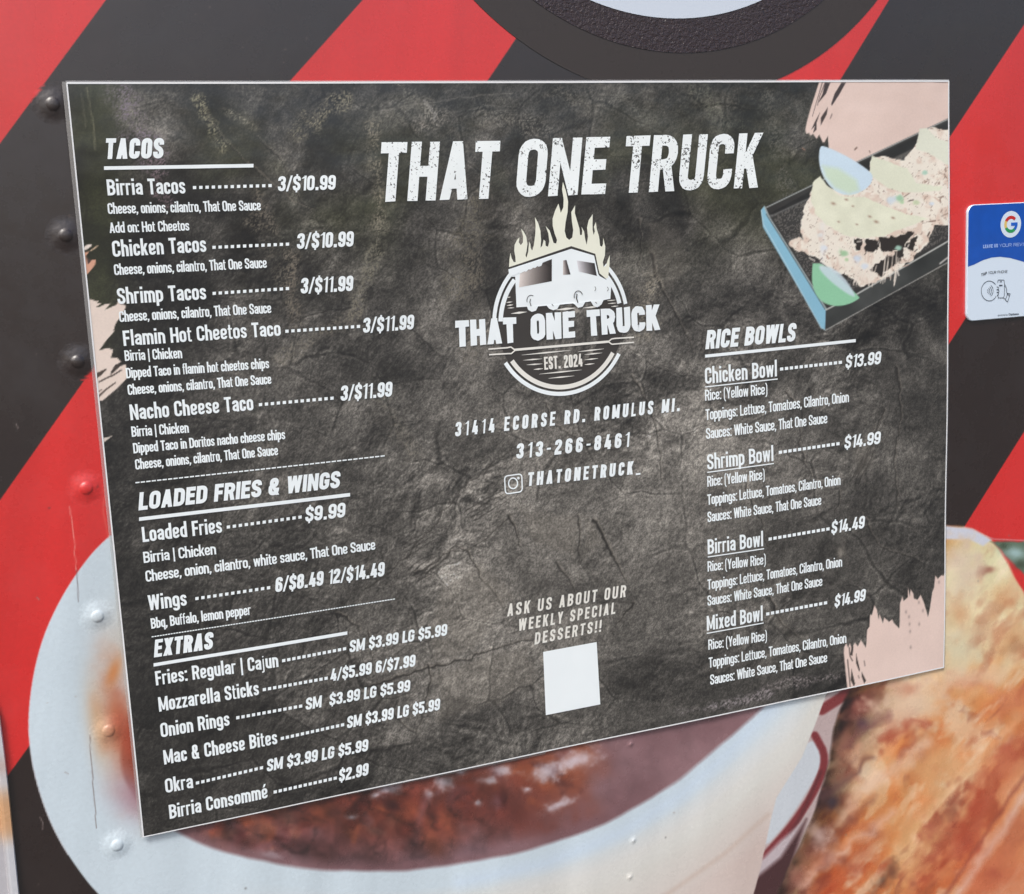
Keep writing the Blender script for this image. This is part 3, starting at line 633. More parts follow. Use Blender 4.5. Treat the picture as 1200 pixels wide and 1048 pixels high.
def text(name, s, x0, y0, x1, y1, h, mat, parent, t=.165, gap=.075, shear=0, off=None, base_w=.43, hr=None, wav=True, org=(0, 0), rough=0, arc=0):
    """a line of lettering between two baseline points of the photograph; h cap height there"""
    off = POFF + .0006 if off is None else off
    a = np.array(plane(x0, y0, off)); b = np.array(plane(x1, y1, off))
    up = np.array(plane(x0, y0 - h, off)) - a; H0 = up[1]
    up2 = np.array(plane(x1, y1 - (hr or h), off)) - b; H1 = up2[1]
    if hr is None: H1 = H0
    Lw = np.linalg.norm(b - a) / ((H0 + H1) / 2)
    chars = list(s); gsum = gap * (len(chars) - 1)
    wsum = sum(WID.get(c, .9) * base_w for c in chars); k = (Lw - gsum) / wsum
    if k < .55: gap = gap * .4; gsum = gap * (len(chars) - 1); k = (Lw - gsum) / wsum
    ux = (b - a) / np.linalg.norm(b - a); polys = []; cur = 0
    R = random.Random(hash(len(s)) + int(x0))
    for c in chars:
        w = WID.get(c, .9) * base_w * k
        if c != ' ':
            tt = min(t, w * .45) if c not in '.,:|!lIi' else t
            for kind, pts, lay in glyph(c, w, tt):
                q = []
                for (gx, gy) in pts:
                    if rough: gx += R.uniform(-rough, rough); gy += R.uniform(-rough, rough)
                    f = (cur + gx) / Lw; H = H0 + (H1 - H0) * min(max(f, 0), 1)
                    gx2 = (cur + gx + shear * gy) * (H0 + H1) / 2
                    z = gy * H + arc * H * (4 * f * (1 - f))
                    q.append((a[0] + ux[0] * gx2, a[1] + ux[1] * gx2 + z))
                polys.append((kind, q, lay))
        cur += w + gap
    return flat(name, polys, mat, parent, off, wav=wav, org=org)
def rule(name, x0, y0, x1, y1, th, mat, parent, dash=None, off=None):
    off = POFF + .0006 if off is None else off
    n = dash or 40; polys = []
    a = np.array([x0, y0]); b = np.array([x1, y1]); d = (b - a); nn = np.array([0, 1.])
    if dash:
        for i in range(n):
            p = a + d * i / n; q = a + d * (i + .78) / n
            polys.append(('strip', [tuple(float(v) for v in plane(*(p - nn * th / 2), off)), tuple(float(v) for v in plane(*(p + nn * th / 2), off)), tuple(float(v) for v in plane(*(q - nn * th / 2), off)), tuple(float(v) for v in plane(*(q + nn * th / 2), off))], 0))
    else:
        pts = []
        for i in range(n + 1):
            p = a + d * i / n
            pts += [tuple(float(v) for v in plane(*(p - nn * th / 2), off)), tuple(float(v) for v in plane(*(p + nn * th / 2), off))]
        polys.append(('strip', pts, 0))
    return flat(name, polys, mat, parent, off)
def dots(x0, y0, x1, y1, parent, n=13, s=3.9, sy=3.6):
    polys = []; off = POFF + .0006
    for i in range(n):
        f = i / (n - 1); x = x0 + s / 2 + (x1 - x0 - s) * f; y = y0 + (y1 - y0) * f; sl = (y1 - y0) / (x1 - x0)
        pts = [(x - s / 2, y - sy / 2 - sl * s / 2), (x - s / 2, y + sy / 2 - sl * s / 2), (x + s / 2, y - sy / 2 + sl * s / 2), (x + s / 2, y + sy / 2 + sl * s / 2)]
        polys.append(('strip', [tuple(float(v) for v in plane(*p, off)) for p in pts], 0))
    return flat('dot_leader', polys, M_ink, parent, off)
def pxpoly(name, pts, mat, parent, lay=0, off=None, org=(0, 0), wav=True):
    off = POFF + .0006 if off is None else off
    return flat(name, [('poly', [tuple(float(v) for v in plane(x, y, off)) for x, y in pts], lay)], mat, parent, off, org=org, wav=wav)

# ============================================================ MENU SHEET
menu = thing('menu_poster', 'large laminated black menu sheet with white lettering fixed to the striped wall', 'menu poster', (0, 0, PZ))
def child(o):    # geometry is written in wall metres: shift it under the empty
    o.location = (0, 0, -PZ); return o
BL = (226, 202, 191)
def stone(x, y):
    P = Paint(x, y, (52, 49, 46))
    # broad lightness of the printed stone
    L = np.full(x.shape, 57.)
    for cx, cy, rx, ry, v in [(650, 620, 320, 250, 42), (930, 540, 170, 220, 22), (530, 790, 130, 110, 22), (700, 330, 200, 120, 20), (820, 420, 60, 140, 14), (180, 140, 40, 60, 30), (150, 300, 60, 200, -14), (180, 560, 90, 300, -8), (200, 820, 110, 160, -10),
                               (560, 150, 80, 26, 16), (990, 620, 80, 90, -18), (880, 800, 150, 30, -14), (1060, 560, 60, 130, 4), (380, 250, 60, 160, 10), (920, 250, 60, 120, -8), (640, 120, 300, 30, 6), (330, 480, 70, 60, 10)]:
        L += v * np.exp(-((x - cx) / rx) ** 2 - ((y - cy) / ry) ** 2)
    n1 = fbm(x, y, .012, 101, 5); wx = x + 60 * (n1 - .5); wy = y + 60 * (fbm(x, y, .012, 131, 4) - .5)
    n2 = fbm(wx, wy, .02, 141, 5, gain=.6); n3 = fbm(wx * 1.0, wy * .5, .05, 151, 4, ridged=True); n4 = fbm(x, y, .22, 161, 3)
    L = L * (1 + (n2 - .5) * .55) + (n4 - .5) * 12
    def hgt(X, Y):
        wx_ = X + 46 * (fbm(X, Y, .011, 111, 4) - .5); wy_ = Y + 46 * (fbm(X, Y, .011, 121, 4) - .5)
        return fbm(wx_, wy_, .016, 141, 6, gain=.62) + .55 * fbm(wx_ + .4 * wy_, wy_ - .5 * wx_, .011, 171, 5, ridged=True, gain=.6) + .25 * fbm(wx_ * .5 + wy_ * .35, wy_ * 1.4 - wx_ * 1.1, .03, 151, 4, ridged=True)
    e = hgt(x, y) - hgt(x + 1.3, y + 1.6); e = e / e.std()
    rough_ = .55 + .9 * np.clip((fbm(x, y, .007, 213, 3) - .35) * 3, 0, 1)
    L += np.clip(e, -3.2, 3.2) * L * .10 * rough_
    L += (rng.random(x.shape) - .5) * L * .40 + (vnoise(x, y, .42, 461) - .5) * L * .22
    v = fbm(wx + wy * .5, wy - wx * .4, .010, 171, 5, ridged=True); L *= 1 - np.clip((v - .83) * 9, 0, 1) * .28
    v = fbm(wx - wy * .4, wy + wx * .3, .015, 181, 5, ridged=True); L += np.clip((v - .82) * 8, 0, 1) * 16
    # slabs of stone: random facets with their own tone, meeting in creases
    rs = np.random.default_rng(77); cell = 74.; qx = x + 44 * (fbm(x, y, .013, 401, 4) - .5) + .3 * y; qy = y + 44 * (fbm(x, y, .013, 411, 4) - .5) - .25 * x
    ci = np.floor(qx / cell).astype(int); cj = np.floor(qy / cell).astype(int); jx_ = rs.random((64, 64)); jy_ = rs.random((64, 64)); tn = rs.random((64, 64)); gx_ = rs.random((64, 64)) - .5; gy_ = rs.random((64, 64)) - .5
    d1 = np.full(x.shape, 1e9); d2 = np.full(x.shape, 1e9); tone = np.zeros(x.shape)
    for di in (-1, 0, 1):
        for dj in (-1, 0, 1):
            a_, b_2 = (ci + di) % 64, (cj + dj) % 64
            ex = qx - (ci + di + jx_[a_, b_2]) * cell; ey = qy - (cj + dj + jy_[a_, b_2]) * cell; d_ = np.hypot(ex, ey * 1.25)
            tt_ = (tn[a_, b_2] - .5) * .30 + (gx_[a_, b_2] * ex + gy_[a_, b_2] * ey) / cell * .5
            nw = d_ < d1; d2 = np.where(nw, d1, np.minimum(d2, d_)); tone = np.where(nw, tt_, tone); d1 = np.where(nw, d_, d1)
    ed = d2 - d1; msk = np.clip((fbm(x, y, .012, 421, 3) - .42) * 6, 0, 1)
    L *= 1 + tone * .55
    L *= 1 - .30 * np.clip(1 - ed / (2.2 + 4 * vnoise(x, y, .02, 431)), 0, 1) * msk
    L += 16 * np.clip(1 - abs(ed - 5) / 3, 0, 1) * msk * (L / 90)
    sl = vnoise((x + y * .8) * .35, (y - x * .8) * .03, .9, 191); mk = np.clip((fbm(x, y, .01, 195, 3) - .5) * 5, 0, 1)
    L += (sl - .5) * 16 * mk
    L = np.where(x < 0, L, L); Lm = 62 + .75 * 0; base_ = L.mean(); up_ = np.clip((560 - y) / 200, 0, 1)
    L = L * (1 + up_ * (fbm(wx, wy, .022, 451, 4) - .52) * 1.3) * (1 - .06 * up_)
    warm = np.array([1.03, 1.0, .95]); g = fbm(x, y, .008, 201, 3)[..., None]
    c = L[..., None] * (warm * (1 - .0 * g))
    gm = (np.exp(-((x - 115) / 30) ** 2) * np.clip((440 - y) / 60, 0, 1) + .7 * np.exp(-((y - 215) / 70) ** 2) * np.clip((fbm(x, y, .01, 205, 3) - .45) * 5, 0, 1))[..., None]  # dark green reflections in the laminate, painted into the stone colour
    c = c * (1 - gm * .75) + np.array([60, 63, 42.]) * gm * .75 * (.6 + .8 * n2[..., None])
    c = 64 + (c - 64) * 1.18 - 6; P.c = np.clip(c, 14, 195)
    # cracks of the stone: dark line with a lighter lip
    cr = [([(430, 806), (500, 784), (550, 772), (592, 757), (626, 748), (640, 742)], 3.2), ([(500, 672), (525, 652), (535, 640), (548, 645), (570, 628), (595, 607), (601, 600)], 2.0), ([(597, 606), (602, 618), (608, 640)], 4),
          ([(677, 605), (679, 640), (677, 660)], 2.6), ([(653, 658), (662, 675), (676, 696)], 2.2), ([(695, 610), (712, 640), (726, 665), (736, 684)], 5), ([(741, 708), (734, 722), (722, 736)], 4), ([(763, 297), (770, 325), (785, 355), (800, 380), (812, 412)], 4),
          ([(748, 258), (752, 280), (750, 312)], 3), ([(484, 672), (500, 668), (520, 650), (548, 646)], 2.5), ([(502, 781), (504, 800), (498, 830), (488, 861)], 3), ([(455, 832), (470, 846), (490, 862)], 3), ([(394, 720), (410, 728), (423, 740)], 4),
          ([(1035, 480), (1026, 512), (1010, 545), (992, 568)], 2.2), ([(985, 575), (980, 600)], 2), ([(548, 645), (558, 668), (575, 690), (590, 715)], 2.4), ([(430, 690), (455, 672), (478, 650), (500, 625), (545, 570), (600, 525)], 1.8),
          ([(740, 440), (760, 470), (772, 520), (775, 570)], 2), ([(640, 470), (650, 500), (690, 520)], 2), ([(300, 160), (330, 190), (352, 238), (366, 250)], 2), ([(236, 130), (262, 165), (300, 200)], 3), ([(430, 740), (438, 770), (432, 790)], 2),
          ([(1050, 430), (1056, 480), (1048, 540), (1052, 600)], 2.5), ([(920, 460), (940, 480), (935, 520), (950, 560)], 2), ([(870, 560), (885, 600), (900, 640)], 2), ([(900, 700), (915, 730), (940, 750)], 3), ([(1010, 600), (1030, 640), (1080, 660)], 2)]
    for pts, wd in cr:
        P.line([(a + 1.2, b - 1.4) for a, b in pts], wd * .8, (150, 141, 128), .42, soft=1.0, jit=4, jf=.09, w1=.3)
        P.line(pts, wd * .8, (22, 20, 18), .8, soft=.9, jit=4, jf=.09, w1=.5)
    for x0_, y0_, x1_, y1_, k_ in ((478, 668, 512, 648, 5), (545, 600, 598, 570, 4), (470, 640, 505, 622, 4), (1000, 560, 1030, 500, 3)):
        for i_ in range(k_):
            o_ = i_ * 3.2; P.line([(x0_ + o_, y0_ + o_ * 1.1), ((x0_ + x1_) / 2 + o_, (y0_ + y1_) / 2 + o_ * 1.2 - 2), (x1_ + o_ * .6, y1_ + o_)], 1.2, (30, 27, 24), .7, jit=2, jf=.1, w1=.3)
    # lighter stone facets
    for pts in ([(752, 262), (800, 266), (806, 300), (792, 345), (770, 330), (762, 300)], [(600, 240), (622, 252), (640, 268), (628, 250), (612, 236)], [(512, 700), (560, 660), (600, 700), (560, 760), (505, 775)], [(612, 600), (676, 606), (676, 655), (652, 650), (625, 640)],
                [(682, 606), (700, 610), (706, 640), (688, 655)], [(880, 705), (915, 720), (940, 745), (912, 735)], [(545, 140), (590, 142), (570, 152)], [(505, 790), (620, 762), (630, 800), (520, 850)], [(1000, 520), (1030, 500), (1020, 545), (1003, 560)], [(985, 630), (990, 655), (982, 650)]):
        P.poly(pts, (124, 117, 106), soft=4, jit=9, jf=.04, alpha=.24)
    P.blob(985, 648, 4, 9, (168, 160, 148), .6, 10, nz=.8); P.blob(955, 444, 3, 4, (180, 176, 168), .6)
    # laminate reflection streaks painted into the print (purplish upper left), and fold lines
    R = random.Random(3)
    def laminate_glare(x0, y0, x1, y1, wd, col, a):
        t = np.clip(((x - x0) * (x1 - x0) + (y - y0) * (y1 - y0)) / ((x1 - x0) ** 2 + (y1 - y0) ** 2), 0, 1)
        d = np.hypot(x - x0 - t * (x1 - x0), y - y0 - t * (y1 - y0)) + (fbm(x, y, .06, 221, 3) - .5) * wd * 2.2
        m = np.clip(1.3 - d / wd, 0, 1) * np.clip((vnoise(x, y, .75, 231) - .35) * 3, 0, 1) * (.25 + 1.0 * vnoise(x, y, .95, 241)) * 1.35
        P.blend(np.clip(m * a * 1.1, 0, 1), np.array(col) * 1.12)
    laminate_glare(145, 112, 178, 190, 17, (112, 102, 112), .7); laminate_glare(178, 190, 195, 235, 11, (116, 98, 104), .55)
    laminate_glare(232, 118, 262, 175, 7, (120, 116, 96), .7); laminate_glare(262, 130, 300, 150, 5, (130, 126, 112), .6); laminate_glare(400, 120, 350, 150, 13, (122, 116, 98), .6)
    laminate_glare(438, 150, 445, 270, 9, (118, 112, 98), .7); laminate_glare(445, 270, 415, 365, 10, (112, 108, 94), .6); laminate_glare(300, 260, 340, 350, 12, (96, 90, 80), .6)
    laminate_glare(500, 145, 520, 138, 16, (126, 120, 112), .7); laminate_glare(560, 130, 640, 150, 15, (112, 108, 100), .6); laminate_glare(560, 250, 540, 340, 20, (104, 98, 84), .5)
    laminate_glare(820, 110, 850, 150, 14, (96, 96, 84), .5); laminate_glare(560, 300, 555, 420, 14, (100, 94, 84), .5); laminate_glare(760, 330, 755, 390, 14, (150, 142, 126), .55)
    laminate_glare(470, 100, 505, 130, 10, (120, 116, 106), .6); laminate_glare(330, 420, 420, 360, 9, (110, 104, 92), .5); laminate_glare(350, 380, 340, 300, 9, (108, 100, 88), .5); laminate_glare(300, 225, 350, 330, 7, (112, 104, 92), .5)
    laminate_glare(655, 110, 700, 130, 12, (104, 100, 92), .5); laminate_glare(450, 470, 480, 530, 12, (122, 116, 104), .4); laminate_glare(900, 110, 925, 240, 9, (92, 90, 82), .5); laminate_glare(730, 110, 760, 150, 10, (98, 96, 88), .5)
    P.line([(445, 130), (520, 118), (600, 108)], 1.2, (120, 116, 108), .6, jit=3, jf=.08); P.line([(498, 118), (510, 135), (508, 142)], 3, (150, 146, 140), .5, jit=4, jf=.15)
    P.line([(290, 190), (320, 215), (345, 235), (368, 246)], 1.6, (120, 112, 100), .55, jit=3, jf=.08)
    laminate_glare(900, 805, 1000, 790, 7, (150, 140, 140), .5); laminate_glare(800, 835, 900, 815, 6, (140, 132, 134), .6)
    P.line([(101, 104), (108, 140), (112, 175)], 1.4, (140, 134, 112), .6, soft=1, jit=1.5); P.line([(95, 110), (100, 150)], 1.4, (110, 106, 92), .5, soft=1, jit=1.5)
    # ---- blush paint strokes
    def blush(X, Y):
        n = fbm(X, Y, .02, 251, 3)[..., None]; return np.array(BL, float) + (n - .5) * 12
    # top right
    P.poly([(962, 90), (1125, 90), (1125, 148), (1095, 160), (1022, 184), (1002, 192), (984, 182), (971, 174), (970, 160), (966, 167), (964, 167), (960, 158), (957, 163), (953, 157), (950, 159), (948, 156), (945, 157), (944, 152), (946, 142), (951, 124), (955, 112)], blush, reg=1, soft=.6)
    for pts in ([(964, 96), (959, 113), (952, 137)], [(967, 97), (961, 112), (958, 124)], [(969, 97), (966, 108)]): P.line(pts, 1.0, (60, 48, 48), .9, soft=.5, w1=.4)
    P.poly([(967, 97), (973, 97), (968, 110), (959, 121), (964, 110)], (60, 48, 48), soft=.5); P.poly([(986, 97), (991, 97), (984, 110), (975, 124), (974, 122), (978, 110)], (60, 48, 48), soft=.5)
    P.poly([(970, 126), (969, 134), (962, 147), (962, 138)], (64, 52, 50), soft=.6); P.poly([(961, 132), (957, 144), (957, 152), (953, 156), (955, 148), (951, 152), (955, 143)], (64, 52, 50), soft=.5); P.line([(975, 134), (973, 139)], .9, (80, 66, 64), .8)
    # left edge
    z1 = lambda pts: conv(pts, 90, 280, 14.975); z2 = lambda pts: conv(pts, 90, 340, 14.975); z3 = lambda pts: conv(pts, 90, 400, 14.975)
    P.poly(z1([(90, 180), (150, 120), (210, 95), (270, 95), (250, 135), (180, 185), (90, 210)]), (232, 218, 208), reg=6, soft=.5)
    P.poly(z1([(235, 205), (350, 120), (375, 120), (330, 170), (250, 215)]), (196, 170, 144), reg=6, soft=.5)
    P.poly(z1([(90, 240), (220, 225), (160, 300), (190, 370), (330, 370), (325, 450), (240, 560), (170, 640), (100, 650)]), (214, 160, 134), reg=6, soft=.5)
    P.poly(z1([(170, 330), (250, 370), (250, 400), (190, 450), (185, 420)]), (70, 52, 46), soft=.4)
    P.poly(z2([(150, 170), (250, 165), (350, 200), (380, 190), (360, 230), (450, 225), (340, 300), (370, 310), (500, 250), (600, 235), (500, 345), (540, 330), (700, 260), (740, 170), (870, 290), (760, 480), (680, 600), (650, 700), (660, 730), (540, 860), (400, 1048), (120, 1048)]), (228, 211, 199), reg=6, soft=.5)
    P.poly(z3([(160, -20), (510, -20), (400, 160), (560, 120), (640, 160), (600, 290), (710, 290), (780, 370), (690, 410), (590, 550), (640, 560), (760, 440), (860, 410), (880, 650), (720, 820), (450, 1048), (250, 1060)]), (228, 211, 199), reg=6, soft=.5)
    P.poly(z3([(690, 400), (790, 410), (650, 540), (590, 600), (600, 540)]), (62, 52, 46), soft=.4); P.poly(z3([(330, 570), (520, 480), (530, 500), (430, 600), (340, 665)]), (70, 58, 50), soft=.4)
    P.line(z3([(780, 510), (640, 600), (520, 650), (400, 715)]), 1.8, (62, 52, 46), .9, soft=.4); P.line(z3([(680, 730), (500, 860), (370, 990)]), 1.6, (70, 58, 50), .9, soft=.4, w1=2.4); P.line(z3([(430, 855), (360, 910)]), 1, (70, 58, 50), .9, soft=.4)
    P.poly([(117, 515), (132, 511), (120, 520), (119, 524)], (214, 202, 190), reg=6, soft=.5)
    # lower right
    zz = lambda pts: conv(pts, 980, 660, 6.986)
    top = [(60, 740), (62, 690), (80, 655), (95, 690), (110, 655), (125, 700), (150, 650), (175, 680), (200, 628), (240, 690), (245, 640), (250, 545), (270, 520), (275, 420), (290, 425), (310, 345), (330, 380), (345, 460), (352, 415), (380, 490), (390, 445), (430, 480), (455, 460), (470, 490), (515, 535),
           (518, 480), (520, 330), (540, 275), (550, 310), (585, 280), (585, 195), (600, 270), (608, 215), (630, 250), (635, 290), (665, 300), (690, 260), (720, 330), (752, 440), (765, 380), (785, 240), (800, 200), (810, 100), (830, 130), (860, 100), (880, 105), (890, 70), (940, 60), (940, 900), (90, 1060)]
    P.poly(zz(top), blush, reg=7, soft=.5)
    for pts in ([(90, 790), (100, 900), (110, 1010)], [(105, 690), (110, 760), (130, 800)]): P.line(zz(pts), 1.2, (66, 58, 54), .9, soft=.5)
    P.poly(zz([(120, 860), (150, 985), (140, 1010), (115, 960)]), (66, 58, 54), soft=.4); P.poly(zz([(160, 740), (190, 870), (185, 890), (160, 820)]), (66, 58, 54), soft=.4); P.poly(zz([(205, 890), (240, 960), (225, 985), (205, 930)]), (66, 58, 54), soft=.4)
    P.poly(zz([(125, 680), (140, 680), (130, 760), (112, 750)]), (66, 58, 54), soft=.4); P.line(zz([(225, 800), (232, 840)]), 1, (90, 76, 72), .8); P.line(zz([(176, 920), (184, 940)]), 1, (90, 76, 72), .8)
    for a, b in [(570, 400), (600, 500), (605, 560), (610, 690), (710, 390), (676, 322), (840, 155), (680, 500), (595, 440)]:
        q = zz([(a, b)])[0]; P.blob(q[0], q[1], 1.2, 2.0, (150, 130, 124), .7)
    return P
def tray(P):
    z = lambda pts: conv(pts, 860, 80, 3.276)
    Q = P
    Q.poly(z([(120, 530), (340, 430), (465, 362), (826, 192), (900, 160), (900, 700), (348, 1003), (335, 985), (112, 600)]), (48, 46, 44), reg=2)
    Q.poly(z([(130, 560), (345, 465), (470, 400), (900, 200), (900, 610), (348, 915), (150, 600)]), (52, 50, 48), reg=2)
    x, y = Q.x, Q.y
    m = np.clip(sdist(x, y, z([(140, 565), (900, 215), (900, 610), (348, 915)])) / 2, 0, 1)
    Q.blend(m * (vnoise(x, y, .8, 301) > .6) * .6, (118, 114, 108), None)
    Q.line(z([(125, 535), (340, 430), (470, 362), (900, 160)]), 1.3, (170, 176, 172), .9); Q.line(z([(140, 568), (345, 472)]), 3, (112, 112, 110), .8, soft=1.4); Q.line(z([(620, 350), (826, 245)]), 6, (110, 106, 100), .6, soft=2)
    Q.poly(z([(135, 560), (470, 372), (900, 172), (900, 205), (560, 370), (150, 562)]), (28, 27, 26), alpha=.85)
    # sides
    Q.poly(z([(104, 545), (116, 530), (132, 572), (352, 928), (350, 1004), (335, 998), (112, 610)]), (136, 186, 208), reg=2)
    Q.line(z([(106, 545), (114, 600), (335, 998), (352, 1006)]), 1, (196, 216, 222), .7); Q.line(z([(118, 532), (135, 572), (353, 925)]), 1.6, (190, 204, 204), .85); Q.line(z([(124, 560), (348, 925)]), .9, (40, 44, 44), .7)
    Q.poly(z([(354, 930), (900, 620), (900, 695), (356, 1003)]), lambda X, Y: np.array([58, 60, 58.]) + ((fbm(X, Y, .03, 311, 3) - .5) * 50)[..., None], reg=2)
    Q.line(z([(354, 927), (470, 868), (900, 618)]), 1.8, (204, 206, 200), .85); Q.line(z([(356, 1004), (826, 742), (900, 700)]), 1.1, (190, 190, 184), .75)
    # meat and filling
    meat = z([(300, 470), (265, 545), (250, 625), (262, 660), (235, 655), (210, 675), (230, 700), (290, 715), (330, 745), (400, 800), (440, 800), (480, 838), (540, 825), (600, 790), (640, 770), (740, 680), (770, 605), (900, 600), (900, 240), (760, 230), (690, 310), (650, 350), (530, 335), (520, 400), (440, 470)])
    def meatc(X, Y):
        n = fbm(X, Y, .12, 321, 4); r = fbm(X * 1 + Y * .6, Y - X * .4, .16, 331, 3, ridged=True)
        a = np.array([236, 228, 214.]); b = np.array([222, 202, 186.]); t = np.clip((n - .5) * 5, 0, 1)[..., None]
        c = a * (1 - t) + b * t
        k = np.clip((r - .84) * 12, 0, 1)[..., None] * .55; return c * (1 - k) + np.array([120, 92, 78.]) * k
    Q.poly(meat, meatc, reg=3, soft=.6, jit=3, jf=.15)
    for pts in ([(560, 655), (640, 640), (690, 625), (640, 700), (560, 700)], [(460, 655), (495, 665), (480, 700), (465, 690)], [(520, 770), (600, 720), (650, 690), (640, 740), (560, 800)], [(380, 780), (440, 800), (420, 820)], [(650, 690), (700, 640), (690, 700)], [(505, 660), (560, 660), (540, 700), (500, 715)]):
        Q.poly(z(pts), (44, 38, 34), jit=3, jf=.25, soft=.6)
    Q.line(z([(500, 500), (540, 530), (600, 560), (690, 590)]), 1.8, (60, 50, 44), .8, jit=1.5)
    R = random.Random(8)
    for i in range(90):
        a, b = R.uniform(255, 780), R.uniform(300, 820)
        if i < 45: a, b = R.uniform(480, 820), R.uniform(400, 590)
        q = z([(a, b), (a + R.uniform(-22, 22), b + R.uniform(-16, 16))])
        Q.line(q, R.uniform(.8, 1.8), R.choice([(240, 232, 222), (96, 70, 58), (244, 236, 226), (176, 132, 112), (60, 46, 40)]), .8 * (1 if a < 770 else .6))
    for i in range(26):    # strands hanging at the front
        a = R.uniform(470, 640); q = z([(a, 700 + R.uniform(0, 60)), (a - 6, 780), (a - 14 + R.uniform(-6, 6), 810 + R.uniform(0, 30))]); Q.line(q, 1.0, (236, 224, 210), .85)
    # shells
    def shell(X, Y): return np.array([226, 227, 204.]) + ((fbm(X, Y, .07, 341, 3) - .5) * 22)[..., None]
    Q.poly(z([(330, 415), (302, 440), (294, 500), (312, 560), (350, 600), (420, 640), (480, 652), (560, 648), (660, 612), (745, 578), (660, 560), (560, 520), (500, 495), (400, 490), (350, 440)]), shell, reg=4, soft=.6, jit=1.2)
    Q.poly(z([(528, 335), (600, 362), (665, 385), (700, 440), (800, 455), (790, 470), (660, 480), (590, 460), (520, 408)]), (224, 226, 204), reg=4, soft=.7, jit=1)
    Q.poly(z([(715, 232), (742, 230), (785, 272), (900, 300), (900, 400), (820, 370), (750, 325), (700, 310)]), (222, 224, 206), reg=4, soft=.7, jit=1)
    for a, b, c in [(380, 520, 5), (430, 505, 4), (455, 530, 3), (545, 590, 5), (520, 570, 4), (400, 590, 3), (610, 575, 4), (470, 600, 3)]:
        q = z([(a, b)])[0]; Q.blob(q[0], q[1], c * .55, c * .3, (150, 116, 96), .8, 20)
    # limes
    Q.poly(ck(z([(328, 305), (342, 296), (430, 336), (505, 383), (538, 415), (515, 462), (440, 494), (380, 470), (342, 420), (325, 365)]), 3), (204, 224, 238), reg=5, soft=.6)
    Q.poly(z([(340, 375), (400, 385), (470, 430), (480, 470), (440, 484), (385, 460), (350, 418)]), (204, 222, 190), reg=5, soft=3, alpha=.8)
    Q.poly(ck(z([(300, 748), (303, 750), (345, 750), (480, 878), (482, 884), (440, 908), (380, 916), (325, 892), (296, 830)]), 3), (144, 202, 164), reg=8, soft=.6)
    Q.poly(ck(z([(312, 752), (400, 772), (474, 880), (440, 872), (355, 808)]), 2), (200, 218, 226), soft=1.2, alpha=.9)
    # greens and onions
    for a, b, r1, c in [(635, 500, 6, (150, 196, 160)), (645, 515, 4, (176, 206, 164)), (420, 712, 9, (152, 194, 150)), (430, 735, 5, (180, 206, 160)), (630, 690, 5, (172, 214, 196)), (735, 400, 5, (168, 206, 186)), (700, 515, 5, (196, 208, 170)), (600, 505, 9, (206, 218, 226)), (470, 730, 8, (206, 218, 232)), (500, 760, 7, (214, 222, 232)),
                        (345, 690, 8, (216, 222, 230)), (760, 520, 5, (210, 220, 230)), (330, 640, 6, (224, 224, 220))]:
        q = z([(a, b)])[0]; Q.blob(q[0], q[1], r1 * .62, r1 * .5, c, .9, p=4, nz=.6, nf=.15)
    Q.line(z([(338, 600), (338, 760)]), 4.5, (232, 234, 238), .35, soft=3)
    Q.line(z([(790, 750), (826, 722), (860, 705)]), 2, (210, 206, 200), .8)
    return Q

SS = .00108
nx = int((PW - PX0) / SS) + 1; nz = int(PH / SS) + 1
X, Z = np.meshgrid(np.linspace(PX0, PW, nx), np.linspace(PZ, PZ + PH, nz)); X = X.ravel(); Z = Z.ravel()
x, y = pix(X, Z, POFF)
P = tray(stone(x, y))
i = (np.arange(nz - 1)[:, None] * nx + np.arange(nx - 1)[None]).ravel()
F = np.stack([i, i + 1, i + nx + 1, i + nx], 1); fr = np.sort(P.reg[F], 1)[:, 2]
Yv = -(POFF + wave(X, Z)); colr = alb(P.c)
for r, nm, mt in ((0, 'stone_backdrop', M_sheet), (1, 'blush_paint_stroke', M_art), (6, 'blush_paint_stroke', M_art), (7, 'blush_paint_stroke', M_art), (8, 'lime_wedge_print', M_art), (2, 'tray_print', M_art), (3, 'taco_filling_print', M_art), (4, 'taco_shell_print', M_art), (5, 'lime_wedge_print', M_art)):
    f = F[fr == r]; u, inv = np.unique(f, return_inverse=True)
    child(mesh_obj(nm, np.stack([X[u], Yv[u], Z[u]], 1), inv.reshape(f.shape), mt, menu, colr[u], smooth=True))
# backing sheet with real thickness
def ring(x0, x1, z0, z1, n=60):
    a = [(x, z0) for x in np.linspace(x0, x1, n)] + [(x1, z) for z in np.linspace(z0, z1, n)[1:]] + [(x, z1) for x in np.linspace(x1, x0, n)[1:]] + [(x0, z) for z in np.linspace(z1, z0, n)[1:-1]]
    return np.array(a)
rg = ring(PX0, PW, PZ, PZ + PH); wv = wave(rg[:, 0], rg[:, 1]); n = len(rg)
V = [(a, -(POFF + h), b) for (a, b), h in zip(rg, wv)] + [(a, -(POFF - .0012 + h), b) for (a, b), h in zip(rg, wv)]
F = [(k, n + k, n + (k + 1) % n, (k + 1) % n) for k in range(n)]
child(mesh_obj('sheet_edge', V, F, M_edge, menu))
V = [(a, -(POFF - .0012 + h), b) for (a, b), h in zip(rg, wv)]; V.append((PW / 2, -.0002, PZ + PH / 2))

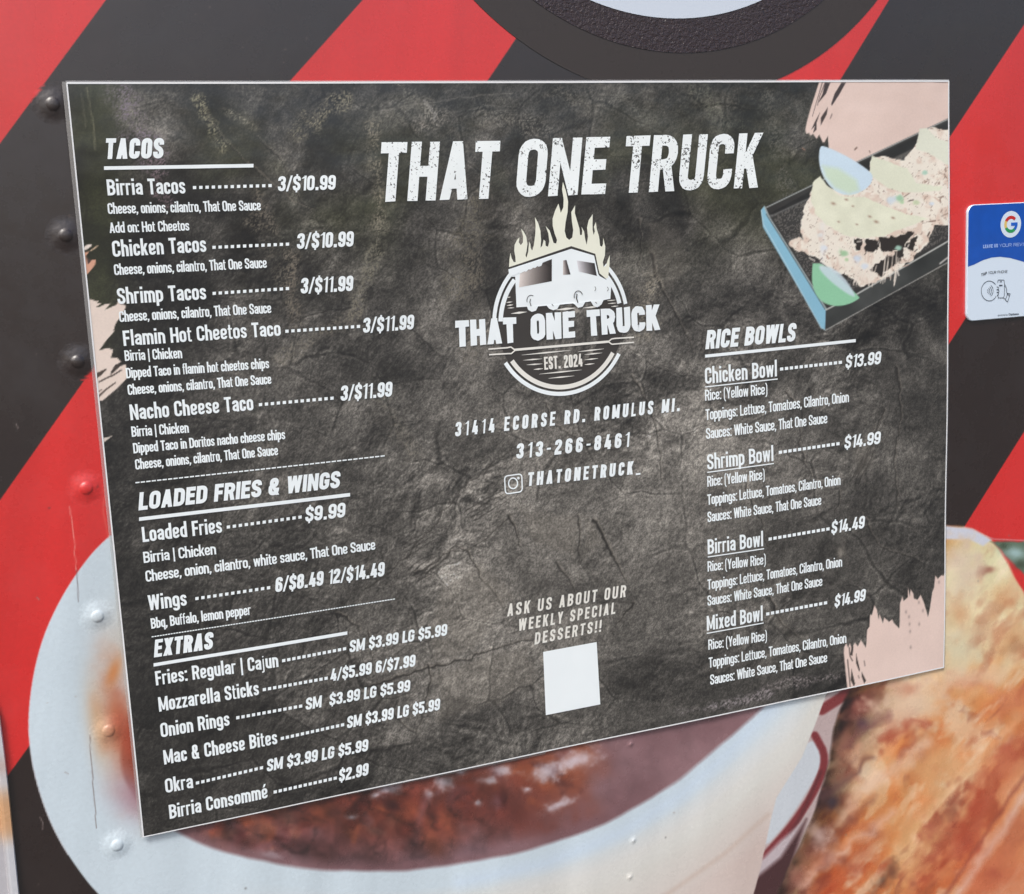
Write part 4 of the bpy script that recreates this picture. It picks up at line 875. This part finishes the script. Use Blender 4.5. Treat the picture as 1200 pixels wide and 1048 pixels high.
# white paper margin line round the print and clear film lip outside it
def band(name, pts0, pts1, mat, off, m=60, lift=0):
    Vv = []
    A0, B0 = pts0; A1, B1 = pts1
    for k in range(m + 1):
        t = k / m
        for (A, B, q) in ((A0, B0, 0), (A1, B1, 1)):
            px_, py_ = A[0] + (B[0] - A[0]) * t, A[1] + (B[1] - A[1]) * t
            a, b = plane(px_, py_, off); a = float(a); b = float(b)
            Vv.append((a, -(off + float(wave(np.array(a), np.array(b))) - lift * (1 - q)), b))
    F = [(2 * k, 2 * k + 1, 2 * k + 3, 2 * k + 2) for k in range(m)]
    G = []
    for f in F:
        a, c, d = Vv[f[0]], Vv[f[1]], Vv[f[2]]; cr = (c[0] - a[0]) * (d[2] - a[2]) - (c[2] - a[2]) * (d[0] - a[0]); G.append(f if cr > 0 else f[::-1])
    return child(mesh_obj(name, Vv, G, mat, menu))
TL, TR, BRc, BLc = (77.5, 96.5), (1113, 94), (1107, 783), (167, 981)
O = POFF + .0004
band('white_margin', (TL, TR), ((78, 98.9), (1113, 96.0)), M_edge, O)
band('white_margin', ((77.2, 98), BLc), ((79.0, 98), (168.6, 980)), M_edge, O)
band('white_margin', ((1113.4, 95), BRc), ((1112.0, 95), (1105.8, 783)), M_edge, O)
band('white_margin', (BLc, BRc), ((168, 979.5), (1107, 781.6)), M_edge, O)
band('film_lip', ((72.4, 96), (164.5, 981.5)), ((77.4, 96.2), (167, 981)), M_film, O, lift=.002)
band('film_lip', ((164.5, 982), (640, 884.6)), ((167, 980.5), (640, 881)), M_film, O, lift=.0015)
band('film_lip', ((1115.6, 110), (1109.4, 784)), ((1113.2, 100), (1107, 783)), M_film, O, lift=.002)
band('film_lip', ((76, 94.8), (1114, 92.8)), ((77.5, 96.6), (1113, 94.2)), M_film, O, lift=.001)

# ---- lettering
def head(s, x0, y0, x1, y1, h): child(text('heading', s, x0, y0, x1, y1, h, M_ink, menu, t=.225, gap=.065, shear=.16))
def item(s, x0, y0, x1, y1, h, t=.163): child(text('item_name', s, x0, y0, x1, y1, h, M_ink, menu, t=t, gap=.055))
def price(s, x0, y0, x1, y1, h): child(text('price', s, x0, y0, x1, y1, h, M_ink, menu, t=.20, gap=.045, shear=.135))
def desc(s, x0, y0, x1, y1, h, t=.155): child(text('description', s, x0, y0, x1, y1, h, M_ink, menu, t=t, gap=.02))
def lead(*a): child(dots(*a, menu))
CO = 'Cheese, onions, cilantro, That One Sauce'
head('TACOS', 122.7, 186.7, 191, 185.8, 24.3); child(rule('heading_rule', 121.7, 197.3, 297, 194.3, 4.2, M_ink, menu))
item('Birria Tacos', 126.2, 229.3, 217.7, 227, 18.8); lead(226, 220, 318.3, 217.7); price('3/$10.99', 325.2, 224.3, 392.5, 222.5, 17.6)
desc(CO, 126.7, 251, 306, 246.7, 12.7); desc('Add on: Hot Cheetos', 128.7, 273.3, 222.3, 270.3, 12.3)
item('Chicken Tacos', 132.5, 301.3, 242.3, 295.3, 19); lead(249, 290, 338.7, 286.3); price('3/$10.99', 347.5, 292, 413.5, 289, 18.3); desc(CO, 134.3, 322.7, 313, 314, 12.8)
item('Shrimp Tacos', 138.3, 356.7, 242.3, 351, 18.8); lead(249.3, 344, 338.7, 338.3); price('3/$11.99', 352, 344.3, 413, 341, 18.3); desc(CO, 140.3, 377.7, 318.3, 367, 12.8)
item('Flamin Hot Cheetos Taco', 145.3, 405.7, 329.3, 393.5, 18); lead(334.3, 388.3, 421.7, 382.7); price('3/$11.99', 424.8, 390.3, 484.5, 386, 17.6)
desc('Birria | Chicken', 146.7, 423.3, 214, 420, 12.5); desc('Dipped Taco in flamin hot cheetos chips', 148.3, 443.7, 315.7, 431.7, 12.3); desc(CO, 150.3, 463.3, 318.3, 450, 12.3)
item('Nacho Cheese Taco', 153.2, 492.7, 297.3, 480.8, 18.4); lead(303.3, 474.3, 390.7, 466.7); price('3/$11.99', 398.5, 470, 459, 464.6, 17.8)
desc('Birria | Chicken', 154.7, 512.3, 221.7, 507.3, 12.3); desc('Dipped Taco in Doritos nacho cheese chips', 156.7, 531.7, 334.3, 514.7, 12.2); desc(CO, 159, 550.7, 326, 533.3, 12.2)
child(rule('dashed_rule', 158.7, 566, 452, 534, 1.5, M_ink, menu, dash=46))
head('LOADED FRIES & WINGS', 162.3, 598.5, 397.5, 571.5, 21); child(rule('heading_rule', 163, 608.7, 410, 579.7, 4.2, M_ink, menu))
item('Loaded Fries', 167.5, 635.7, 260.7, 624.3, 18); lead(265.7, 617.7, 353.3, 606); price('$9.99', 357.2, 611.7, 404, 606, 17.5)
desc('Birria | Chicken', 168.7, 660.2, 253.5, 649.7, 13.2, .16); desc('Cheese, onion, cilantro, white sauce, That One Sauce', 171.2, 682.3, 440.3, 644.3, 13.2, .16)
item('Wings', 174.5, 715.7, 219.4, 709.7, 18); lead(228.9, 701.6, 316.6, 688.9); price('6/$8.49 12/$14.49', 322.3, 694.3, 450.5, 675.4, 17.3)
desc('Bbq, Buffalo, lemon pepper', 177.4, 737.1, 294.2, 720.4, 12.3); child(rule('thin_rule', 177.7, 746.5, 463.9, 702.3, 1.2, M_ink, menu, dash=90))
head('EXTRAS', 180.3, 770.5, 249, 760.5, 20.5); child(rule('heading_rule', 179.9, 779.2, 407.3, 742.2, 3.9, M_ink, menu))
item('Fries: Regular | Cajun', 182.8, 803.1, 326.4, 781.4, 16.7); lead(330.4, 774.1, 405.9, 760.7); price('SM $3.99 LG $5.99', 409.5, 765.3, 524, 745.1, 14.2)
item('Mozzarella Sticks', 186.4, 833.6, 303.6, 814, 17); lead(307.6, 807.8, 384.1, 795.1); price('4/$5.99 6/$7.99', 387, 798.8, 486.8, 781.4, 14.4)
item('Onion Rings', 188.6, 863.7, 269.1, 849.5, 16.8); lead(276.4, 840.5, 354, 827.4); price('SM  $3.99 LG $5.99', 357.7, 832.1, 480.5, 810.4, 14)
item('Mac & Cheese Bites', 192.2, 895.3, 325, 871.3, 17); lead(328.6, 864.8, 403.3, 849.5); price('SM $3.99 LG $5.99', 406.3, 853.9, 515.3, 832.1, 14)
item('Okra', 194, 928.6, 226.3, 922.6, 16.7); lead(229.2, 916.7, 307.9, 899.2); price('SM $3.99 LG $5.99', 312, 904, 431, 880, 14.4)
item('Birria Consommé', 198.8, 959.1, 313.7, 934.4, 16.7); lead(320.3, 927.5, 394.6, 911.9); price('$2.99', 396.8, 916.3, 431.3, 908.3, 14.6)
# right column
head('RICE BOWLS', 827.4, 409.7, 931.5, 400.1, 22.3); child(rule('heading_rule', 827.2, 417.7, 1003, 399.3, 3.6, M_ink, menu))
TP = 'Toppings: Lettuce, Tomatoes, Cilantro, Onion'; SP = 'Sauces: White Sauce, That One Sauce'; RI = 'Rice: (Yellow Rice)'
def bowl(nm, a, u, d, pr, p, r, t, s, h, hp, hd):
    item(nm, *a, h, .155); child(rule('underline', *u, 1.3, M_ink, menu)); lead(*d); price(pr, *p, hp)
    desc(RI, *r, hd, .145); desc(TP, *t, hd, .145); desc(SP, *s, hd, .145)
bowl('Chicken Bowl', (827.2, 450.3, 911, 441.2), (827, 453.8, 911.6, 444.3), (914.3, 432.6, 987, 424.9), '$13.99', (990.8, 432, 1032, 426.8), (827, 470, 899.6, 462.3), (827.5, 492.7, 995.5, 471.4), (827.8, 514.9, 970.1, 496.2), 19, 15.3, 12.8)
bowl('Shrimp Bowl', (828.7, 550.7, 906.4, 540.1), (828.6, 553.7, 906.6, 543.2), (912.4, 530.1, 984.3, 520.3), '$14.99', (989.5, 526.4, 1031.6, 520.3), (828.6, 570.5, 895.6, 561.9), (828.6, 591.8, 985.1, 568.3), (828.6, 612.1, 962.4, 591.8), 18, 15, 12.3)
bowl('Birria Bowl', (828.9, 649.6, 893.9, 639.8), (828.8, 652.7, 894.7, 642.9), (900, 631.5, 972, 620), '$14.49', (973.5, 626.1, 1012.3, 618.9), (828.8, 669.9, 896.8, 661.3), (828.8, 691.2, 986.7, 664), (828.8, 710.1, 963.7, 686.7), 17.4, 14.8, 12.1)
bowl('Mixed Bowl', (828.2, 739.3, 893.9, 727.3), (828, 742.3, 894.7, 730.1), (897.6, 719.5, 969.3, 706.7), '$14.99', (977.5, 712, 1013.3, 704), (829.9, 761.6, 898.7, 750.9), (830.4, 782.7, 991.7, 753.3), (832, 802.7, 969.3, 776), 17.4, 14.2, 12)
# centre
TT = dict(t=.185, gap=.075, shear=.145, base_w=.5, rough=.004)
child(text('title_word', 'THAT', 441.5, 237.1, 581, 232.6, 70, M_title, menu, **TT)); child(text('title_word', 'ONE', 603.9, 231.6, 709, 227.2, 68.5, M_title, menu, **TT)); child(text('title_word', 'TRUCK', 728, 226.6, 888.3, 219.9, 67, M_title, menu, **TT))
AD = dict(t=.22, gap=.26, shear=.13)
child(text('address_line', '31414 ECORSE RD. ROMULUS MI.', 533, 511.8, 797, 482, 16.8, M_ink, menu, **AD)); child(text('address_line', '313-266-8461', 604.3, 537.8, 737, 523.9, 17.8, M_ink, menu, **AD)); child(text('address_line', 'THATONETRUCK_', 617.6, 569.8, 750.6, 555, 16, M_ink, menu, **AD))
AD = dict(t=.175, gap=.22, shear=.13)
child(text('notice_line', 'ASK US ABOUT OUR', 594.5, 722.9, 733.5, 700, 14.8, M_cream, menu, **AD)); child(text('notice_line', 'WEEKLY SPECIAL', 607.6, 740.1, 721.5, 719.8, 14, M_cream, menu, **AD)); child(text('notice_line', 'DESSERTS!!', 626.8, 756.1, 705, 740.8, 14, M_cream, menu, **AD))
# camera outline icon
def strokes(name, lst, mat, parent, off=None, org=(0, 0), wav=True, ch=True):
    off = POFF + .0006 if off is None else off; polys = []
    for k, (pts, wd, rr, cl) in enumerate(lst):
        q = [tuple(float(v) for v in plane(a, b, off)) for a, b in pts]
        m = .00088; polys.append(('strip', stroke(q, wd * m, rr * m, cl), k % 6))
    if not ch:
        for pl in polys: o = flat(name, [pl], mat, parent, off, wav=wav, org=org)
        return o
    return child(flat(name, polys, mat, parent, off, wav=wav, org=org))
def ell(cx, cy, rx, ry, n=28, a0=0, a1=360, tilt=0):
    out = []
    for k in range(n + (0 if a1 - a0 >= 360 else 1)):
        a = R_(a0 + (a1 - a0) * k / n); out.append((cx + rx * math.cos(a) + tilt * ry * math.sin(a), cy - ry * math.sin(a)))
    return out
strokes('camera_icon', [([(590.8, 558), (611, 555.2), (611.6, 576), (592, 579)], 1.5, 4, True), (ell(600.8, 566.4, 5.2, 6.2), 1.5, 0, True), (ell(607, 560.3, .9, 1.0, 10), 1.1, 0, True)], M_ink, menu)
# blank white label square (its code is left out)
child(pxpoly('white_square', [(637, 764.5), (700, 753), (704, 826), (640, 838.6)], M_ink, menu))
# ---- emblem: disc, rings, lines, flames, truck, forks, name
em = lambda pts: conv(pts, 560, 220, 5.217)
e2 = lambda pts: conv(pts, 530, 340, 4.615)
def disc(name, cx, cy, rpx, mat, off, n=64):
    c = np.array(plane(cx, cy, off)); r = rpx * .000868
    return c, r
OE = POFF + .0006
c0 = np.array([float(v) for v in plane(658.8, 376.8, OE)])
rx_ = float(plane(736.5, 379, OE)[0] - plane(576.5, 380, OE)[0]) / 2
def arcpts(r, a0, a1, n=40): return [(c0[0] + r * math.cos(R_(a0 + (a1 - a0) * k / n)), c0[1] + r * math.sin(R_(a0 + (a1 - a0) * k / n))) for k in range(n + 1)]
logo = child(flat('emblem_disc', [('poly', arcpts(rx_ * .93, 0, 354, 60), 0)], M_dark, menu, POFF + .0003))
def lchild(o): return o     # sub-parts share the disc's frame
outer = []; 
for a0, a1 in ((136, 178), (10, 47), (210, 329)):
    outer.append(('strip', stroke(arcpts(rx_ * .975, a0, a1), rx_ * .055), 0)); outer.append(('strip', stroke(arcpts(rx_ * .885, a0 + (2 if a0 != 210 else 2), a1 - 2), rx_ * .062), 0))
lchild(flat('emblem_ring', outer[0:1], M_ink, logo, OE))
for k_, o_ in enumerate(outer[1:]): flat('emblem_ring', [o_], (M_cream if k_ == 4 else M_ink), logo, OE)
ln = []
for a, b, c, d, wd in [(292, 68, 326, 64, 1.6), (296, 84, 330, 80, 1.8), (300, 98, 336, 96, 1.4), (318, 128, 405, 118, 3), (560, 108, 668, 97, 3.5), (706, 98, 800, 88, 2.6), (838, 58, 885, 54, 1.4), (842, 74, 890, 70, 1.6), (860, 90, 900, 86, 1.6), (296, 40, 316, 38, 1.2),
                       (375, 352, 640, 326, 2.2), (680, 334, 822, 318, 2), (385, 380, 486, 372, 2), (715, 350, 812, 340, 2), (402, 405, 488, 399, 2), (716, 378, 790, 370, 2), (440, 430, 492, 425, 2), (716, 404, 770, 398, 2), (470, 455, 700, 432, 2), (520, 478, 660, 464, 2)]:
    q = e2([(a, b), ((a + c) / 2, (b + d) / 2), (c, d)]); q = [tuple(float(v) for v in plane(*p, OE)) for p in q]
    flat('emblem_line', [('strip', stroke(q, 1, tw=[.0002, wd * .0007, .0002]), 0)], M_cream, logo, OE)
FLM = [(190, 487), (193, 440), (199, 398), (206, 430), (219, 455), (231, 455), (229, 425), (222, 385), (224, 350), (238, 322), (254, 303), (250, 335), (262, 352), (275, 335), (276, 300), (270, 272), (262, 250), (280, 270), (296, 300), (303, 345), (297, 390), (291, 415), (297, 428), (307, 395), (313, 330), (321, 345), (323, 370), (332, 385), (342, 350), (350, 290), (353, 235), (348, 180),
       (368, 215), (382, 265), (386, 320), (383, 368), (393, 355), (402, 318), (412, 328), (414, 355), (428, 362), (436, 330), (430, 280), (414, 235), (438, 262), (452, 305), (462, 338), (478, 342), (483, 320), (468, 280), (457, 235), (456, 190), (472, 140), (492, 98), (501, 130), (506, 155), (522, 120), (524, 70), (514, 10), (520, -35),
       (538, 20), (551, 85), (548, 150), (535, 215), (530, 265), (540, 305), (557, 320), (576, 305), (582, 260), (574, 205), (570, 150), (594, 108), (592, 155), (606, 205), (620, 250), (624, 290), (634, 290), (637, 265), (632, 238), (648, 268), (656, 320), (664, 350), (672, 300), (666, 245), (676, 200), (701, 162), (700, 215), (700, 255), (706, 290), (714, 268), (708, 240), (720, 210), (726, 255),
       (740, 300), (746, 355), (757, 362), (764, 345), (765, 308), (778, 360), (776, 415), (763, 455), (768, 485), (782, 480), (792, 445), (806, 412), (804, 470), (796, 552), (775, 556), (745, 530), (733, 485), (717, 405), (570, 358)]
def sub(o): return o
sub(pxpoly('flames', em(FLM), M_flame, logo, lay=3, off=OE))
sub(strokes('roof_outline', [(em([(188, 492), (300, 455), (570, 364), (714, 409), (738, 525), (775, 556)]), 1.6, 0, False)], M_dark, logo, off=OE + .0002, ch=False))
TRK = [(186, 500), (300, 463), (570, 374), (709, 415), (735, 528), (745, 542), (812, 578), (815, 600), (810, 680), (768, 688), (755, 715), (730, 732), (705, 722), (690, 695), (656, 700), (640, 728), (612, 735), (592, 715), (580, 708), (500, 716), (485, 742), (460, 750), (435, 740), (420, 722), (368, 726), (355, 752), (330, 760), (308, 748), (300, 728), (236, 732), (232, 640), (228, 545), (205, 545), (190, 528)]
body = sub(pxpoly('truck_silhouette', em(TRK), M_ink, logo, lay=8, off=OE))
def grad(name, pts, ca, cb, horiz=True, off=OE + .0003, rowsn=10):
    """a printed window that grades from brown to black: drawn as a quad grid between two edges (a-b left, c-d right)"""
    (a, b, c, d) = pts; V = []; C = []
    for k in range(rowsn + 1):
        t = k / rowsn
        for s in (0, 1):
            p0 = a if s == 0 else d; p1 = b if s == 0 else c
            px_ = p0[0] + (p1[0] - p0[0]) * t; py_ = p0[1] + (p1[1] - p0[1]) * t
            X_, Z_ = plane(px_, py_, off); V.append((float(X_), -(off + float(wave(X_, Z_))), float(Z_))); C.append(np.array(ca) * (1 - t) + np.array(cb) * t)
    F = [(2 * k, 2 * k + 1, 2 * k + 3, 2 * k + 2) for k in range(rowsn)]
    return mesh_obj(name, V, F, M_art, logo, alb(np.array(C)))
W_ = (224, 228, 236)
grad('window_print', em([(258, 520), (452, 436), (452, 572), (252, 610)]), (226, 216, 210), (40, 34, 32))
grad('window_print', em([(520, 446), (541, 442), (566, 531), (520, 533)]), (214, 204, 200), (38, 32, 32))
grad('window_print', em([(604, 446), (713, 462), (727, 540), (616, 512)]), (224, 222, 226), (40, 36, 36))
aw = [(193, 500), (455, 418), (455, 436), (396, 458), (388, 478), (372, 484), (364, 480), (350, 492), (338, 490), (322, 502), (310, 500), (296, 514), (284, 512), (262, 524), (250, 520), (236, 532), (205, 540)]
sub(pxpoly('awning_print', em(aw), M_ink, logo, lay=0, off=OE + .0005))
sub(strokes('truck_outline', [(em(ell(326, 690, 26, 32, 12, 60, 200)), .7, 0, False), (em([(322, 680), (318, 700), (326, 725)]), .9, 0, False), (em(ell(614, 665, 26, 34, 12, 20, 200)), .8, 0, False), (em([(606, 650), (602, 675), (612, 704)]), 1.2, 0, False),
                             (em(ell(713, 618, 7, 12, 10, -90, 90)), .6, 0, False), (em(ell(790, 620, 7, 12, 10, -90, 90)), .6, 0, False), (em([(452, 712), (462, 724)]), .7, 0, False), (em([(718, 700), (728, 708)]), .7, 0, False), (em([(400, 460), (452, 478)]), .9, 0, False)], M_dark, logo, off=OE + .0006, ch=False))
sub(text('emblem_word', 'THAT', 534.3, 406.7, 606, 401.5, 30.5, M_ink, logo, t=.26, gap=.05, base_w=.55, shear=.02, rough=.012, off=OE + .0004)); sub(text('emblem_word', 'ONE', 622.3, 399.8, 674.2, 395.5, 31.5, M_ink, logo, t=.26, gap=.05, base_w=.55, shear=.02, rough=.012, off=OE + .0004)); sub(text('emblem_word', 'TRUCK', 688.6, 394.2, 774.5, 386.6, 30.5, M_ink, logo, t=.26, gap=.05, base_w=.55, shear=-.01, rough=.012, off=OE + .0004))
sub(text('emblem_date', 'EST. 2024', 638, 433.6, 682.8, 429.4, 15.2, M_cream, logo, t=.17, gap=.06, off=OE + .0003))
fk = [(e2([(335, 324), (600, 301), (850, 279)]), 2.6, 0, False), (e2([(196, 320), (300, 312), (318, 308), (340, 326)]), 1.5, 1, False), (e2([(200, 350), (302, 344), (320, 344), (340, 326)]), 1.5, 1, False), (e2([(985, 256), (880, 262), (862, 265), (846, 280)]), 1.5, 1, False), (e2([(985, 283), (884, 292), (864, 294), (846, 280)]), 1.5, 1, False)]
sub(strokes('crossed_forks', fk, M_cream, logo, off=OE + .0003, ch=False))

# ============================================================ ROUND STICKER at the top
st = thing('round_sticker', 'large dark round sticker with bumpy brown ring and white centre above the menu', 'sticker', (.75, 0, 2.1))
SO = .0006
def circ3(name, cx, top_pts, mat, off, org):
    # circle through three photo points, in the wall plane
    q = [np.array([float(v) for v in plane(a, b, off)]) for a, b in top_pts]
    (x1, y1), (x2, y2), (x3, y3) = q
    d = 2 * (x1 * (y2 - y3) + x2 * (y3 - y1) + x3 * (y1 - y2))
    ux = ((x1 ** 2 + y1 ** 2) * (y2 - y3) + (x2 ** 2 + y2 ** 2) * (y3 - y1) + (x3 ** 2 + y3 ** 2) * (y1 - y2)) / d
    uy = ((x1 ** 2 + y1 ** 2) * (x3 - x2) + (x2 ** 2 + y2 ** 2) * (x1 - x3) + (x3 ** 2 + y3 ** 2) * (x2 - x1)) / d
    return ux, uy, math.hypot(x1 - ux, y1 - uy)
M_std = print_mat('sticker_dark_vinyl', tuple(lin((58, 51, 48))), rough=.4, coat=.3, coat_rough=.25, fine=.00002, fine_scale=300)
M_brn = print_mat('bumpy_brown_vinyl', tuple(lin((50, 37, 38))), rough=.35, coat=.6, coat_rough=.25, bump=.0012, bump_scale=300, fine=.0006, fine_scale=800, grain=.3, grain_scale=500)
M_stw = print_mat('sticker_white', tuple(lin((205, 214, 226))), rough=.35, coat=.4)
def disk(name, c3, r, h0, h1, mat, n=160):
    cx, cz, _ = c3; V = [(cx + r * math.cos(2 * math.pi * k / n) - .75, -h, cz + r * math.sin(2 * math.pi * k / n) - 2.1) for h in (h1, h0) for k in range(n)]
    return mesh_obj(name, V, [tuple(range(n))[::1]] + [(k, n + k, n + (k + 1) % n, (k + 1) % n) for k in range(n)], mat, st)
c3 = circ3('a', 0, [(555, 0), (695, 95), (984, 47)], None, SO, None); disk('sticker_base', c3, c3[2], .0001, .0006, M_std)
c3 = circ3('a', 0, [(637, 9), (792, 62), (943, 17)], None, SO, None); disk('brown_ring', c3, c3[2], .0006, .0011, M_brn)
c3 = circ3('a', 0, [(690, 0), (792, 22), (893, 0)], None, SO, None); disk('white_centre', c3, c3[2], .0011, .0016, M_stw)

# ============================================================ REVIEW PLAQUE at the right
CO_ = .0032
x0, _ = plane(1133.6, 300, CO_); _, zt = plane(1150, 239.5, CO_); _, zb = plane(1150, 375.5, CO_); xg, zg = plane(1184.3, 263, CO_)
x0, zt, zb, xg, zg = map(float, (x0, zt, zb, xg, zg)); x1 = 2 * xg - x0; zc = (zt + zb) / 2
card = thing('review_plaque', 'small blue and white plastic plaque with coloured letter and tap icon right of the menu', 'plaque', (xg, 0, zc))
def rrect(x0, x1, z0, z1, r, n=8):
    P = []
    for cx, cz, a in ((x1 - r, z1 - r, 0), (x0 + r, z1 - r, 90), (x0 + r, z0 + r, 180), (x1 - r, z0 + r, 270)):
        for k in range(n + 1): t = R_(a + 90 * k / n); P.append((cx + r * math.cos(t), cz + r * math.sin(t)))
    return P
rr = rrect(x0 - xg, x1 - xg, zb - zc, zt - zc, .0095)
ri = rrect(x0 - xg + .0007, x1 - xg - .0007, zb - zc + .0007, zt - zc - .0007, .0090)
n = len(rr); V = [(a, -.0002, b) for a, b in rr] + [(a, -CO_ + .0008, b) for a, b in rr] + [(a, -CO_, b) for a, b in ri]
F = [(k, (k + 1) % n, n + (k + 1) % n, n + k) for k in range(n)] + [(n + k, n + (k + 1) % n, 2 * n + (k + 1) % n, 2 * n + k) for k in range(n)] + [tuple(2 * n + k for k in range(n))]
mesh_obj('plaque_body', V, F, M_white, card)
OG = (xg, zc); CK = CO_ + .0002
# blue upper field with a wave-shaped lower edge
wv_ = [(1135.5, 312.8), (1142, 310), (1152, 305), (1162, 302), (1172, 301), (1184, 302.5), (1200, 307), (1216, 311), (1236, 311)]
low = [tuple(float(v) for v in plane(a, b, CK)) for a, b in wv_]; low[0] = (x0 + .0008, low[0][1]); low = [p for p in low if p[0] < x1 - .002] + [(x1 - .0008, low[-1][1])]
up = [(a + xg, b + zc) for a, b in rrect(x0 - xg + .0008, x1 - xg - .0008, zb - zc, zt - zc - .0008, .0088)[:18]]
flat('blue_field', [('poly', up + low, 0)], M_blue, card, CK, wav=False, org=OG)
CK2 = CK + .0002
flat('logo_badge', [('poly', [(xg + .0148 * math.cos(2 * math.pi * k / 40), zg + .0148 * math.sin(2 * math.pi * k / 40)) for k in range(40)], 0)], M_white, card, CK2, wav=False, org=OG)
def garc(c, a0, a1, r=.0078, wdt=.0036):
    m = print_mat('logo_ink', tuple(lin(c)), rough=.3)
    pts = [(xg + r * math.cos(R_(a0 + (a1 - a0) * k / 12)), zg + r * math.sin(R_(a0 + (a1 - a0) * k / 12))) for k in range(13)]
    return flat('logo_arc', [('strip', stroke(pts, wdt), 0)], m, card, CK2 + .0002, wav=False, org=OG), m
garc((196, 44, 42), 42, 152); garc((222, 190, 110), 152, 208); garc((40, 150, 84), 208, 312); _, mb = garc((30, 96, 196), 312, 356)
flat('logo_bar', [('strip', [(xg, zg + .0018), (xg, zg - .0018), (xg + .0094, zg + .0018), (xg + .0094, zg - .0018)], 0)], mb, card, CK2 + .0003, wav=False, org=OG)
M_lb = print_mat('pale_blue_ink', tuple(lin((150, 178, 232))), rough=.3); M_gy = print_mat('grey_ink', tuple(lin((70, 78, 88))), rough=.4)
KW = dict(wav=False, org=OG)
text('plaque_text', 'LEAVE US', 1152, 291.2, 1169.5, 290, 4.2, M_lb, card, t=.24, gap=.1, off=CK2, base_w=.55, **KW); text('plaque_text', 'YOUR REVIEW ON', 1171, 289.9, 1217, 287.4, 4.0, M_lb, card, t=.15, gap=.12, off=CK2, base_w=.55, **KW)
text('plaque_text', 'TAP', 1149.8, 324.0, 1156.5, 321.8, 3.4, M_gy, card, t=.24, gap=.1, off=CK2, base_w=.55, **KW); text('plaque_text', 'YOUR PHONE', 1158, 321.4, 1180.5, 319.8, 3.2, M_gy, card, t=.14, gap=.14, off=CK2, base_w=.6, **KW)
text('plaque_text', 'powered by', 1169.5, 370.4, 1181, 369.8, 1.9, M_gy, card, t=.14, gap=.1, off=CK2, base_w=.6, **KW); text('plaque_text', 'Digibeez', 1182, 369.7, 1194, 369.0, 2.2, M_gy, card, t=.22, gap=.06, off=CK2, base_w=.6, **KW)
k6 = lambda pts: conv(pts, 1130, 270, 9.114)
strokes('tap_icon', [(k6(ell(268, 648, 86, 106, 30, 40, 330)), .8, 0, False), (k6(ell(225, 650, 30, 26, 8, -40, 40)), .7, 0, False), (k6(ell(225, 648, 48, 44, 8, -45, 45)), .7, 0, False), (k6(ell(225, 646, 66, 62, 8, -45, 45)), .7, 0, False), (k6(ell(225, 645, 84, 80, 8, -45, 45)), .7, 0, False)], M_gy, card, off=CK2, org=OG, wav=False, ch=False)
strokes('phone_icon', [(k6([(358, 560), (362, 530), (425, 532), (430, 575)]), .8, 1, False), (k6([(372, 590), (408, 588)]), 1.6, 0, False), (k6([(380, 550), (402, 548)]), 1, 0, False), (k6([(430, 575), (428, 700), (415, 722), (365, 722), (356, 690)]), .8, 1, False), (k6([(345, 605), (365, 608), (368, 630), (345, 634), (370, 640), (370, 660), (346, 664), (368, 670), (366, 690), (350, 692)]), .8, .6, False),
                       (k6([(430, 575), (450, 620), (455, 670), (478, 700)]), .8, 1, False), (k6([(465, 672), (490, 680), (465, 765), (440, 745), (465, 672)]), .8, 0, False), (k6([(415, 722), (440, 735)]), .8, 0, False)], M_gy, card, off=CK2 + .00005, org=OG, wav=False, ch=False)
print('tris', sum(len(o.data.polygons) for o in bpy.data.objects if o.type == 'MESH') * 2)
